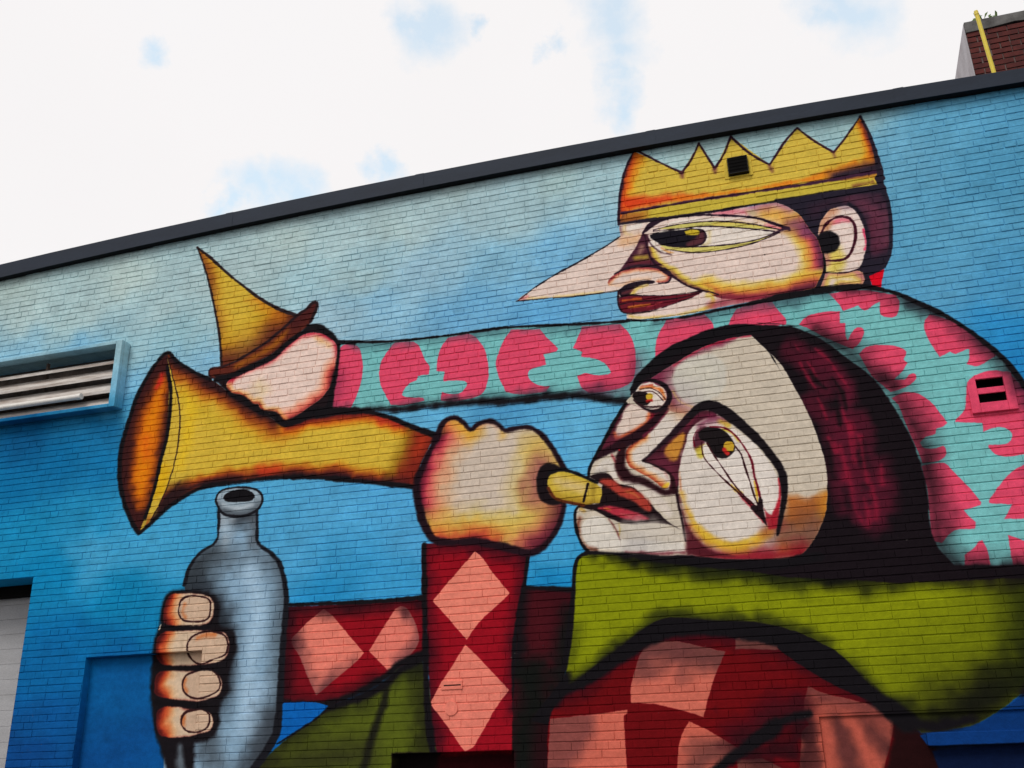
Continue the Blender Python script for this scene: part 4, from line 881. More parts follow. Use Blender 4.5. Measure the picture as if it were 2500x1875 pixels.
stroke(K0, [24, 32, 38, 42, 44, 44, 42, 36], 7, '1.20|-1286,4808 -1214,4912 -1081,5020 -932,5114 -738,5185 -511,5250 -281,5247 -125,5223')
fill((20, 18, 22), 5, '1.17|-191,5185! -124,5235! -10,5243! -240,5228! -98,5080! 32,4766! -53,4986 -149,5126!')

# --- mouthpiece
pipe = fill((206, 176, 62), 3, '2.06|-2117,4010 -2082,4095 -1987,4114 -1884,4082 -1683,3982! -1623,3897 -1649,3786! -1796,3787 -1937,3822 -2059,3875')
stroke((222, 196, 140), [20, 26, 20], 18, '2.07|-2032,4022 -1930,3980 -1808,3937', clip=pipe, a=.8)
stroke((150, 110, 30), 16, 20, '2.05|-2100,3904 -1937,3826 -1674,3784', clip=pipe, a=.6)
stroke((120, 90, 30), 10, 14, '2.03|-1684,3965 -1713,3804', clip=pipe, a=.5)
stroke(K0, [8, 8, 7, 7], 4, '2.08|-2092,4108 -1986,4127 -1883,4095 -1663,3974')
stroke((90, 40, 20), [8, 6, 6], 4, '2.06|-2108,3967 -2049,3868 -1796,3779')
stroke((26, 16, 22), 9, 5, '1.17|-1746,3972 -1793,3817')

# --- bottle and the fingers that hold it
bot = fill((138, 170, 194), 3, '1.67|-5473,4092! -5454,3889 -5471,3775 -5637,3674 -5736,3551 -5776,3408 -5780,3248 -5952,3164! -5810,1660! -4924,1640! -4835,1776 -4701,1981 -4687,2264 -4692,2629 -4681,2927 -4680,3172 -4719,3361 -4772,3507 -4868,3611 -5010,3719 -5027,3818 -5045,4051!')
stroke((52, 58, 64), [40, 70, 90, 90], 60, '1.74|-5471,3676 -5627,3575 -5701,3403 -5721,3244', clip=bot, a=.95)
stroke((66, 72, 80), [40, 70, 80, 90], 60, '1.67|-5617,3300 -5427,3036 -5335,2814 -5324,2512', raw=True, clip=bot, a=.95)
stroke((38, 44, 52), [60, 100, 100, 80], 50, '1.66|-5610,3236 -5454,2944 -5409,2667 -5408,2295', clip=bot, a=.9)
stroke((88, 100, 110), 26, 60, '1.71|-5388,3572 -5080,3580 -4898,3533', clip=bot, a=.6)
stroke((78, 90, 100), 24, 44, '1.60|-4829,3559 -4723,3299 -4698,2928 -4716,2556 -4716,2194 -4840,1832', clip=bot, a=.9)
stroke((172, 202, 224), 50, 50, '1.62|-5070,3451 -4962,3098 -4994,2720 -4998,2350 -4958,2061', raw=True, clip=bot, a=.85)
stroke((160, 190, 214), 40, 40, '1.56|-4879,2345 -4956,2032', clip=bot, a=.6)
stroke((56, 62, 70), 60, 50, '1.53|-4725,2081 -4792,1858 -4931,1723', clip=bot, a=.85)
stroke((70, 78, 86), 40, 50, '1.56|-5427,1962 -5324,1789', clip=bot, a=.8)
stroke((80, 88, 96), 26, 26, '1.77|-5451,4056 -5060,4002', clip=bot, a=.7)
stroke((90, 98, 106), 14, 24, '1.74|-5068,3987 -5049,3755', clip=bot, a=.8)
stroke((50, 54, 60), [12, 16, 10], 26, '1.76|-5338,4037 -5257,3954 -5152,4011', clip=bot, a=.7)
stroke((184, 198, 208), 16, 26, '1.76|-5390,4000 -5370,3783', clip=bot, a=.7)
stroke((26, 26, 32), [8, 8, 9, 11, 12], 5, '1.76|-5473,4092 -5458,3890 -5473,3772 -5641,3674 -5744,3543 -5783,3376')
stroke((26, 26, 32), [8, 8, 9, 12, 14, 15, 16, 18, 20, 22, 24, 24, 22], 6, '1.63|-5045,4051 -5025,3818 -5008,3716 -4865,3610 -4765,3503 -4710,3360 -4670,3171 -4671,2927 -4678,2628 -4677,2264 -4693,1981 -4826,1769 -4925,1654')
lip = fill((158, 176, 188), 3, '1.38|-5522,4196 -5482,4271 -5368,4300 -5223,4294 -5076,4257 -4996,4183 -4999,4105 -5045,4045 -5170,4003 -5314,4009 -5433,4056 -5498,4128')
stroke((80, 88, 96), 18, 26, '1.38|-5481,4100 -5315,4025 -5171,4018 -5019,4068', clip=lip, a=.9)
stroke((196, 208, 216), 12, 16, '1.38|-5426,4134 -5248,4084 -5107,4103', clip=lip, a=.8)
stroke((26, 26, 32), [8, 7, 7, 7, 8, 9, 9, 9, 9, 9, 8], 4, '1.39|-5519,4195 -5482,4271 -5368,4298 -5223,4293 -5076,4256 -4998,4183 -5000,4106 -5045,4045 -5170,4004 -5314,4011 -5433,4056 -5515,4182')
fill((20, 18, 22), 4, '1.39|-5432,4203 -5365,4266 -5221,4272 -5117,4235 -5081,4176 -5139,4145 -5254,4149 -5370,4157')
# black behind the fingers
fill((24, 20, 24), 20, '1.28|-5907,3323 -5662,3319 -5458,3261 -5375,3133 -5359,2963 -5202,2906 -5149,2761 -5190,2611 -5219,2485 -5207,2347 -5280,2259 -5278,2101 -5332,1970 -5515,1920! -5488,1667! -5771,1673! -5846,1841 -5932,1989 -5991,2185 -6042,2418 -6050,2655 -6058,2836 -6014,3004 -6017,3151 -5994,3262')
stroke((104, 116, 126), [14, 36, 40], 24, '1.22|-5667,1891 -5648,1780 -5629,1670', a=.9)
RIM = 1.0
def finger(o, n, left, tip):
    f = fill((214, 188, 160), 5, o)
    for hw, so, c, a in ((120, 34, (226, 170, 112), .7), (86, 30, (222, 104, 46), .9), (52, 30, (150, 34, 28), .95), (22, 22, (40, 18, 22), .95)):
        stroke(c, hw * RIM, so * 1.25, raw=True, s= left, clip=f, a=a)
    stroke((150, 40, 36), 9, 16, o, clip=f, a=.8, closed=True)
    fill((206, 176, 150), 5, n)
    stroke((206, 110, 54), 12, 16, tip, a=.8)
    stroke((52, 24, 26), 7, 4, n, closed=True)
    stroke((24, 18, 22), 9, 6, o, closed=True)
    return f
finger('1.33|-5997,3101 -5982,3224 -5933,3295 -5804,3303 -5587,3280 -5461,3225 -5423,3124 -5435,3028 -5499,2972 -5695,2962 -5896,2982 -5980,3026', '1.33|-5821,3139 -5802,3224 -5728,3262 -5598,3249 -5495,3212 -5470,3127 -5491,3032 -5630,3013 -5760,3037 -5809,3089', '1.34|-5946,3283 -5988,3174 -5991,3076 -5926,2992', '1.33|-5762,3184 -5777,3123 -5741,3060')
finger('1.30|-6042,2787 -6024,2907 -5936,2952 -5694,2947 -5411,2928 -5276,2889 -5226,2789 -5243,2672 -5327,2624 -5504,2601 -5726,2598 -5939,2623 -6018,2689', '1.29|-5688,2767 -5669,2850 -5576,2902 -5424,2912 -5295,2864 -5250,2778 -5272,2691 -5385,2656 -5533,2617 -5636,2675', '1.32|-5977,2940 -6029,2834 -6031,2738 -5954,2627', '1.30|-5586,2857 -5504,2882 -5407,2882')
finger('1.27|-6016,2417 -6012,2523 -5963,2585 -5724,2579 -5528,2567 -5389,2556 -5302,2501 -5270,2418 -5300,2328 -5417,2288 -5552,2270 -5761,2296 -5947,2333 -6005,2370', '1.27|-5702,2444 -5675,2518 -5582,2551 -5487,2570 -5389,2549 -5314,2478 -5305,2386 -5369,2343 -5501,2308 -5599,2324 -5673,2373', '1.29|-5955,2579 -6009,2499 -6009,2405 -5932,2326', '1.27|-5678,2484 -5682,2426 -5646,2378')
finger('1.25|-5958,2137 -5948,2229 -5841,2265 -5617,2241 -5465,2221 -5366,2172 -5331,2092 -5357,2020 -5469,1991 -5588,1967 -5792,1966 -5898,1993 -5941,2057', '1.24|-5678,2105 -5652,2183 -5546,2211 -5450,2209 -5389,2162 -5384,2083 -5419,2037 -5525,2014 -5622,2035', '1.26|-5916,2251 -5948,2171 -5942,2069 -5884,1987', '1.25|-5658,2138 -5655,2081')
stroke((20, 16, 20), [20, 20, 14], 8, '1.32|-5996,2976 -5766,2962 -5484,2953')
stroke((20, 16, 20), [18, 20, 16], 10, '1.29|-5994,2605 -5725,2589 -5502,2582')
stroke((20, 16, 20), [18, 20, 16], 10, '1.26|-5971,2301 -5689,2267 -5440,2245')
stroke((214, 200, 180), 4, 4, '1.34|-6016,2967 -6000,3009')

# ============================================================ paint as an image of albedo
GAIN = 1.0                                            # how much darker or lighter the paint itself is than it photographs
lin = np.where(canvas <= .04045, canvas / 12.92, ((canvas + .055) / 1.055) ** 2.4) * GAIN
lin = np.clip(lin, .003, .86)
enc = np.where(lin <= .0031308, lin * 12.92, 1.055 * lin ** (1 / 2.4) - .055)
pix = np.ones((CH, CW, 4), np.float32)
pix[..., :3] = enc
img = bpy.data.images.new('mural_paint', CW, CH, alpha=False)
img.pixels.foreach_set(pix.ravel())
img.update()
img.pack()
del lin, enc, pix


# ============================================================ materials
def material(name, color=(.5, .5, .5), rough=.7, metal=0.0, spec=.3):
    m = bpy.data.materials.new(name)
    m.use_nodes = True
    p = m.node_tree.nodes['Principled BSDF']
    p.inputs['Base Color'].default_value = (*color, 1)
    p.inputs['Roughness'].default_value = rough
    p.inputs['Metallic'].default_value = metal
    p.inputs['Specular IOR Level'].default_value = spec
    return m


class NT:
    def __init__(self, m):
        self.t = m.node_tree
        self.p = self.t.nodes['Principled BSDF']

    def n(self, kind, ins=None, **kw):
        o = self.t.nodes.new(kind)
        for k, v in kw.items():
            setattr(o, k, v)
        for k, v in (ins or {}).items():
            if hasattr(v, 'node'):
                self.t.links.new(v, o.inputs[k])
            else:
                o.inputs[k].default_value = v
        return o

    def math(self, op, a, b=0.0, clamp=False):
        return self.n('ShaderNodeMath', {0: a, 1: b}, operation=op, use_clamp=clamp).outputs[0]

    def noise(self, vec, scale, detail=3, rough=.55):
        return self.n('ShaderNodeTexNoise', {'Vector': vec, 'Scale': scale, 'Detail': detail, 'Roughness': rough}).outputs['Fac']

    def mix(self, fac, a, b, blend='MIX'):
        return self.n('ShaderNodeMix', {0: fac, 6: a, 7: b}, data_type='RGBA', blend_type=blend).outputs[2]

    def rng(self, v, a, b, c, e):
        return self.n('ShaderNodeMapRange', {0: v, 1: a, 2: b, 3: c, 4: e}).outputs[0]

    def bump(self, h, strength, dist):
        b = self.n('ShaderNodeBump', {'Height': h, 'Strength': strength, 'Distance': dist})
        self.t.links.new(b.outputs[0], self.p.inputs['Normal'])

    def color(self, c):
        self.t.links.new(c, self.p.inputs['Base Color'])


def mural_material(name, uv=False, pits=True):
    m = material(name, rough=.8, spec=.05)
    k = NT(m)
    pos = k.n('ShaderNodeNewGeometry').outputs['Position']
    if uv:
        vec = k.n('ShaderNodeUVMap', uv_map='paint').outputs[0]
    else:
        x = k.n('ShaderNodeSeparateXYZ', {0: pos})
        vec = k.n('ShaderNodeCombineXYZ', {0: k.math('DIVIDE', k.math('SUBTRACT', x.outputs[0], X0), X1 - X0),
                                           1: k.math('DIVIDE', k.math('SUBTRACT', x.outputs[2], Z0), Z1 - Z0)}).outputs[0]
    tex = k.n('ShaderNodeTexImage', {'Vector': vec}, image=img, interpolation='Linear', extension='EXTEND').outputs['Color']
    # roller-coat mottling, brick-to-brick drift, fine grit and pin holes in the paint
    st = k.n('ShaderNodeVectorMath', {0: pos, 1: (4.9, 1.0, 14.8)}, operation='MULTIPLY').outputs[0]
    a = k.rng(k.noise(st, 1.0, 2), .3, .7, .9, 1.08)
    b = k.rng(k.noise(pos, 26, 4, .65), .3, .7, .88, 1.12)
    c = k.rng(k.noise(pos, 190, 3, .7), .28, .72, .86, 1.14)
    tone = k.math('MULTIPLY', k.math('MULTIPLY', a, b), c)
    col = k.mix(1.0, tex, k.n('ShaderNodeCombineColor', {0: tone, 1: tone, 2: tone}).outputs[0], 'MULTIPLY')
    wash = k.noise(k.n('ShaderNodeVectorMath', {0: pos, 1: (5.5, 1.0, .5)}, operation='MULTIPLY').outputs[0], 1.0, 5, .65)
    patch = k.noise(pos, .9, 3)
    col = k.mix(k.math('MULTIPLY', k.rng(wash, .52, .72, 0, .2), k.rng(patch, .4, .65, 0, 1)), col, k.mix(1.0, col, (.42, .4, .38, 1), 'MULTIPLY'))
    col = k.mix(k.math('MULTIPLY', k.rng(k.noise(pos, 2.3, 5, .7), .5, .75, 0, .12), 1.0), col, k.mix(1.0, col, (.72, .72, .74, 1), 'MULTIPLY'))
    if pits:
        chip = k.math('GREATER_THAN', k.math('MULTIPLY', k.noise(pos, 34, 4, .7), k.rng(k.noise(pos, 1.7, 2), .35, .7, .7, 1.06)), .69)
        col = k.mix(k.math('MULTIPLY', chip, .7), col, k.mix(.5, col, (.16, .14, .13, 1)))
        v = k.n('ShaderNodeTexVoronoi', {'Vector': pos, 'Scale': 15.0})
        near = k.rng(v.outputs['Distance'], .03, .07, 1, 0)
        few = k.math('GREATER_THAN', k.n('ShaderNodeSeparateColor', {0: v.outputs['Color']}).outputs[0], .90)
        col = k.mix(k.math('MULTIPLY', near, few), col, (.03, .03, .035, 1))
    k.color(col)
    h = k.math('ADD', k.math('MULTIPLY', k.noise(pos, 70, 5, .6), .7), k.math('MULTIPLY', k.noise(pos, 260, 3, .6), .3))
    k.bump(h, .5, .006)
    return m


M_PAINT = mural_material('sprayed_paint_on_brick')
M_PANEL = mural_material('sprayed_paint_on_render', uv=True, pits=False)


def grimy(name, base, dark, scale=6, rough=.6, metal=0.0, spec=.3, amount=.5, bump=.3, stretch=(1, 1, 1)):
    m = material(name, rough=rough, metal=metal, spec=spec)
    k = NT(m)
    pos = k.n('ShaderNodeNewGeometry').outputs['Position']
    pos = k.n('ShaderNodeVectorMath', {0: pos, 1: stretch}, operation='MULTIPLY').outputs[0]
    f = k.math('MULTIPLY', k.rng(k.noise(pos, scale, 6, .65), .38, .68, 0, 1), amount)
    c = k.mix(f, (*base, 1), (*dark, 1))
    g = k.rng(k.noise(pos, scale * 22, 2), .3, .7, .86, 1.12)
    k.color(k.mix(1.0, c, k.n('ShaderNodeCombineColor', {0: g, 1: g, 2: g}).outputs[0], 'MULTIPLY'))
    k.bump(k.noise(pos, scale * 9, 4), bump, .004)
    return m


M_COPING = grimy('charcoal_sheet_metal', (.021, .029, .046), (.015, .020, .031), 3, .6, .0, .16, .6, .15, (.6, 1, 3))
M_SOFFIT = grimy('shade_black_soffit', (.012, .012, .014), (.006, .006, .006), 8, .9, 0, .1)  # near-black: the shade under the overhang is put into the colour
M_DOOR = grimy('white_steel_door', (.40, .395, .40), (.27, .265, .265), 2.2, .5, 0, .3, .5, .1, (1, 1, 3))
M_DARK = grimy('dark_opening', (.008, .007, .007), (.004, .004, .004), 6, .95, 0, .05)
M_HOOD = grimy('black_vent_steel', (.006, .006, .006), (.012, .01, .008), 14, .6, .2, .2)
M_LOUVRE = grimy('dirty_white_louvre', (.62, .58, .54), (.24, .17, .13), 3.2, .6, 0, .25, .85, .2, (.8, 2, 5))
M_DUSTY = grimy('brown_louvre_back', (.20, .15, .125), (.03, .022, .018), 4, .9, 0, .1, .8)
M_TUBE = grimy('white_plastic_pipe', (.78, .75, .70), (.45, .40, .36), 5, .45, 0, .4, .5, .1)
M_REDBRICK = grimy('old_red_brick', (.118, .028, .024), (.055, .018, .018), 9, .85, 0, .15, .8, .5)
M_OLDMORTAR = grimy('old_grey_mortar', (.20, .15, .14), (.11, .07, .065), 14, .95, 0, .1, .8, .5)
M_CONC = grimy('weathered_concrete', (.16, .155, .15), (.055, .052, .05), 5, .9, 0, .15, .9, .6)
M_STUCCO = grimy('pale_stucco', (.56, .53, .55), (.34, .30, .31), 4, .9, 0, .15, .7, .3, (1, 1, .5))
M_YELLOW = grimy('yellow_pipe_paint', (.72, .56, .035), (.50, .36, .03), 7, .4, 0, .4, .6, .1)
M_LEAF = grimy('weed_leaf', (.10, .17, .035), (.06, .10, .02), 30, .6, 0, .3)
M_ASPHALT = grimy('asphalt', (.05, .05, .052), (.035, .035, .036), 3, .9, 0, .2, .6, .6)
M_PAVE = grimy('pavement_concrete', (.30, .29, .28), (.2, .19, .18), 2, .9, 0, .2, .6, .3)
M_ROOF = grimy('roof_membrane', (.06, .06, .065), (.04, .04, .04), 1, .9)

# ============================================================ ground
g_ = MB()
g_.box((-400, -500, -.3), (400, 400, 0.0))
ground = g_.build('ground', M_ASPHALT, kind='structure')
g_ = MB()
g_.box((-60, -2.0, .001), (60, -.004, .13))
pave = g_.build('pavement', M_PAVE, kind='structure', bevel=.02)

# ============================================================ the painted building
BX0, BX1 = -22.0, 12.0                                # the wall runs on past both sides of the picture
building = root('brick_building', (0, 0, 0), 'blue painted brick building covered by a mural of a crowned figure and a horn player', 'building')
TOPS = [(-8.6546, 7.3452), (-6.698, 7.4092), (-4.8947, 7.4607), (-3.3478, 7.4853), (-2.116, 7.4841), (-0.914, 7.4587), (0.5009, 7.4209), (1.3859, 7.403), (2.4502, 7.38)]
BOTS = [(-8.6229, 7.185), (-6.6723, 7.2095), (-5.3809, 7.2738), (-3.4562, 7.3175), (-2.1214, 7.3187), (-0.0851, 7.295), (1.3907, 7.2519), (2.4202, 7.2252)]
ct = np.polyfit([p[0] for p in TOPS], [p[1] for p in TOPS], 2)
cb = np.polyfit([p[0] for p in BOTS], [p[1] for p in BOTS], 2)


def eave(c, x):                                       # the parapet is very slightly crowned
    x = min(max(x, -10.5), 3.5)
    return float(np.polyval(c, x))


print('coping', [(round(x, 1), round(eave(ct, x), 3), round(eave(cb, x), 3)) for x in (-9, -6, -3, 0, 2.5)])
ZTOP = max(eave(cb, x) for x in (-9, -6, -3, 0, 2.5)) + .02

# openings in the brick face: x0, x1, z0, z1
DOOR = (-14.0, (-7.5739, 3.5885)[0], 0.0, (-7.5739, 3.5885)[1])
NICHE = ((-6.8077, 2.7615)[0], (-5.5208, 2.7282)[0], 0.0, ((-6.8077, 2.7615)[1] + (-5.5208, 2.7282)[1]) / 2)
HATCH = ((-3.5704, 1.7824)[0], (-2.4868, 1.7671)[0], 0.3, ((-3.5704, 1.7824)[1] + (-2.4868, 1.7671)[1]) / 2)
INFILL = ((-0.0343, 1.8742)[0], 9.0, 0.3, (0.4848, 1.947)[1])
LOUV = (-9.9, (-6.9259, 6.0703)[0] + .0, (-6.9481, 5.3879)[1], (-6.9259, 6.0703)[1])
v0, v1 = (-0.2259, 7.0218), (-0.0205, 6.8257)
SQV = (v0[0] + .015, v1[0] - .015, (-0.1148, 6.824)[1] + .02, (-0.1246, 7.0189)[1] - .01)
w0, w1, w2, w3 = (1.5367, 4.5102), (1.7439, 4.5105), (1.5353, 4.306), (1.7435, 4.3073)
SLV = ((w0[0] + w2[0]) / 2, (w1[0] + w3[0]) / 2, (w2[1] + w3[1]) / 2, (w0[1] + w1[1]) / 2)
OPEN = [DOOR, NICHE, HATCH, INFILL, LOUV, SQV, SLV]
print('openings', [tuple(round(q, 2) for q in o) for o in OPEN])
MORTAR = .0062                                        # how far the mortar lies behind the brick faces

w_ = MB()
xs = sorted({BX0, BX1, *[q for o in OPEN for q in o[:2]]})
zs = sorted({0.0, ZTOP, *[q for o in OPEN for q in o[2:]]})
for i in range(len(xs) - 1):
    for j in range(len(zs) - 1):
        cx, cz = (xs[i] + xs[i + 1]) / 2, (zs[j] + zs[j + 1]) / 2
        if any(o[0] < cx < o[1] and o[2] < cz < o[3] for o in OPEN):
            continue
        w_.poly((xs[i], MORTAR, zs[j]), (xs[i + 1], MORTAR, zs[j]), (xs[i + 1], MORTAR, zs[j + 1]), (xs[i], MORTAR, zs[j + 1]))
DEEP = {DOOR: .45, NICHE: .09, HATCH: .16, INFILL: .02, LOUV: .30, SQV: .22, SLV: .14}
for o in OPEN:                                        # the cheeks of each opening
    a, b, c, e = o
    y = DEEP[o] + .05
    w_.poly((a, .0, c), (a, y, c), (a, y, e), (a, .0, e))
    w_.poly((b, .0, c), (b, .0, e), (b, y, e), (b, y, c))
    w_.poly((a, .0, e), (a, y, e), (b, y, e), (b, .0, e))
    if c > .05:
        w_.poly((a, .0, c), (b, .0, c), (b, y, c), (a, y, c))
# the body of the building behind the painted face
w_.poly((BX0, MORTAR, 0), (BX0, MORTAR, ZTOP), (BX0, 14, ZTOP), (BX0, 14, 0))
w_.poly((BX1, MORTAR, 0), (BX1, 14, 0), (BX1, 14, ZTOP), (BX1, MORTAR, ZTOP))
w_.poly((BX0, 14, 0), (BX0, 14, ZTOP), (BX1, 14, ZTOP), (BX1, 14, 0))
wall = w_.build('wall', M_PAINT, building)
f_ = MB()
f_.poly((BX0, .3, ZTOP - .1), (BX1, .3, ZTOP - .1), (BX1, 14, ZTOP - .1), (BX0, 14, ZTOP - .1))
f_.build('roof', M_ROOF, building)

# ------------------------------------------------------------ bricks, laid course by course in common bond
CRS, BRK = .0677, .2032
ROT = [[r2.x, r2.y, r2.z], [u2.x, u2.y, u2.z], [d.x, d.y, d.z]]


def project(x, y, z):
    q = [ROT[i][0] * x + ROT[i][1] * (y + DIST) + ROT[i][2] * (z - CAM_H) for i in range(3)]
    return 512 + 995.3 * q[0] / q[2], 384 - 995.3 * q[1] / q[2]


def add_brick(verts, faces, x0, x1, z0, z1, y, ch, rnd, end=None):
    """an arrised brick face: 5 quads, its corners knocked about a little"""
    n = len(verts)
    j = lambda s: rnd.uniform(-s, s)
    yb = MORTAR + .002
    c = [(x0, z0), (x1, z0), (x1, z1), (x0, z1)]
    for (x, z) in c:
        verts.append((x, yb, z))
    mx_, mz_ = (x0 + x1) / 2, (z0 + z1) / 2
    for (x, z) in c:
        verts.append((x + (end or ch) * (1 if x < mx_ else -1) * rnd.uniform(.7, 1.5), y + j(.0007), z + (ch if z < mz_ else -ch) * rnd.uniform(.7, 1.4)))
    faces += [(n + 4, n + 5, n + 6, n + 7), (n, n + 1, n + 5, n + 4), (n + 1, n + 2, n + 6, n + 5), (n + 2, n + 3, n + 7, n + 6), (n + 3, n, n + 4, n + 7)]


def minus(rect, o):
    a, b, c, e = rect
    if b <= o[0] or a >= o[1] or e <= o[2] or c >= o[3]:
        return [rect]
    out = []
    if a < o[0]: out.append((a, o[0], c, e))
    if b > o[1]: out.append((o[1], b, c, e))
    aa, bb = max(a, o[0]), min(b, o[1])
    if c < o[2]: out.append((aa, bb, c, o[2]))
    if e > o[3]: out.append((aa, bb, o[3], e))
    return [q for q in out if q[1] - q[0] > .018 and q[3] - q[2] > .014]


rnd = random.Random(4)
rects, whole = [], []
n_course = int(ZTOP / CRS) + 1
for k in range(n_course):
    z0 = k * CRS
    header = k % 6 == 2
    step = BRK / 2 if header else BRK
    off = (0, .5)[k % 2] * BRK if not header else .25 * BRK
    off += rnd.uniform(-.012, .012)
    x = -12.2 + off
    bed = rnd.uniform(.0028, .0052)                     # this course's bed joint
    lift = rnd.uniform(-.0015, .0015)
    while x < 5.2:
        s_ = step
        if not header and rnd.random() < .035:
            s_ = BRK / 2
        gapx = rnd.choice((.0, .0, .0, .0, .0, .001, .002, .005)) if z0 < 5.2 else rnd.choice((.0005, .001, .002, .004, .006, .008))
        a, b = x + gapx / 2 + rnd.uniform(-.002, .002), x + s_ - gapx / 2 + rnd.uniform(-.002, .002)
        c, e = z0 + bed / 2 + lift, z0 + CRS - bed / 2 + lift
        top = eave(cb, (a + b) / 2) + .012
        x += s_
        if c > top - .01:
            continue
        wav = .0016 * math.sin(.9 * a + 1.7 * k) + .0011 * math.sin(2.7 * a + .6 * k * k)
        c, e = c + wav, e + wav
        if z0 > 5.2:
            c, e = c + rnd.uniform(-.0015, .0015), e + rnd.uniform(-.0015, .0015)
        zfull = e
        e = min(e, top)
        parts = [(a, b, c, e)]
        for o in OPEN:
            parts = [q for p_ in parts for q in minus(p_, o)]
        for q in parts:
            full = len(parts) == 1 and abs(q[1] - q[0] - (b - a)) < 1e-6 and q[3] == zfull and q[2] == c
            (whole if full and not header and s_ == BRK else rects).append(q)


def seen_size(q):
    p = [project(q[i], 0, q[j]) for i in (0, 1) for j in (2, 3)]
    if any(not (4 < a < 1020 and 4 < b < 764) for a, b in p):
        return 0
    return (p[2][0] - p[0][0]) * (p[0][1] - p[1][1])


whole.sort(key=seen_size, reverse=True)
single, rest = whole[:300], whole[300:] + rects
print('bricks', len(single), len(rest), 'largest', round(seen_size(single[0])), 'smallest single', round(seen_size(single[-1])))
vv, ff = [], []
for q in rest:
    y = rnd.gauss(0, .0007 if q[2] < 5.2 else .0014)
    add_brick(vv, ff, *q, y, .0046, rnd, rnd.choice((.0003, .0003, .0004, .0004, .0008, .0028)) if q[2] < 5.2 else rnd.choice((.0012, .002, .003)))
me = bpy.data.meshes.new('brickwork')
me.from_pydata(vv, [], ff)
me.materials.append(M_PAINT)
bw = bpy.data.objects.new('brickwork', me)
link(bw, wall)
bw['kind'] = 'stuff'
# six brick meshes shared by the single bricks
shapes = []
for k in range(6):
    vv, ff = [], []
    add_brick(vv, ff, -.0985, .0985, -.0297, .0297, 0, .0046, rnd, (.0003, .0003, .0004, .0004, .0008, .0022)[k])
    me = bpy.data.meshes.new('brick')
    me.from_pydata(vv, [], ff)
    me.materials.append(M_PAINT)
    shapes.append(me)
for i, q in enumerate(single):
    b = bpy.data.objects.new('brick', shapes[i % 6])
    b.location = ((q[0] + q[1]) / 2, rnd.gauss(0, .0007), (q[2] + q[3]) / 2)
    b.scale = ((q[1] - q[0]) / .197, 1, (q[3] - q[2]) / .0594)
    b.parent = wall
    COL.objects.link(b)


# ------------------------------------------------------------ openings filled in: rendered panels that carry the painting on
def uv_panel(name, o, y, parent, nx=1):
    """a flat panel set back by y, painted so that the picture runs on across the step"""
    a, b, c, e = o
    p = MB()
    p.box((a + .001, y, c + .001), (b - .001, y + .04, e - .001))
    ob = p.build(name, M_PANEL, parent)
    uv = ob.data.uv_layers.new(name='paint')
    s = DIST / (DIST + y)
    for lp in ob.data.loops:
        v = ob.data.vertices[lp.vertex_index].co
        uv.data[lp.index].uv = ((v.x * s - X0) / (X1 - X0), ((v.z - CAM_H) * s + CAM_H - Z0) / (Z1 - Z0))
    return ob


uv_panel('blocked_doorway', NICHE, DEEP[NICHE], building)
uv_panel('blocked_hatch', HATCH, DEEP[HATCH], building)
inf = uv_panel('rendered_infill', INFILL, DEEP[INFILL], building)
# ledge at the lower right
l0, l1 = (0.7316, 1.8039), (0.7162, 1.7108)
lg = MB()
lg.box((l0[0] - .02, -.06, l1[1]), (9.0, .018, l0[1]))
lg.build('window_ledge', M_PAINT, building, bevel=.006)

# roller door at the left: slats with a shadow line between them
door = MB()
door.box((DOOR[0], .47, 0), (DOOR[1] + .2, .5, DOOR[3] + .1))
rd = door.build('roller_door', M_DOOR, building)
z = 0.0
k = 0
while z < DOOR[3] - .05:
    s_ = MB()
    s_.box((DOOR[0] + .02, .452, z + .0005), (DOOR[1] + .15, .469, min(z + .1545, DOOR[3])))
    s_.build('slat', M_DOOR, rd, org=((DOOR[0] + DOOR[1]) / 2, .46, z), bevel=.003)
    z += .155
tk = MB()
tk.box((DOOR[1] - .07, .40, 0), (DOOR[1] - .002, .45, DOOR[3] - .11))
tk.build('guide_track', M_DOOR, rd, bevel=.004)
hb = MB()
hb.box((DOOR[0], .33, DOOR[3] - .11), (DOOR[1] + .15, .451, DOOR[3] + .05))
hb.build('dark_door_band', M_DARK, rd)  # near-black strip across the top of the doorway

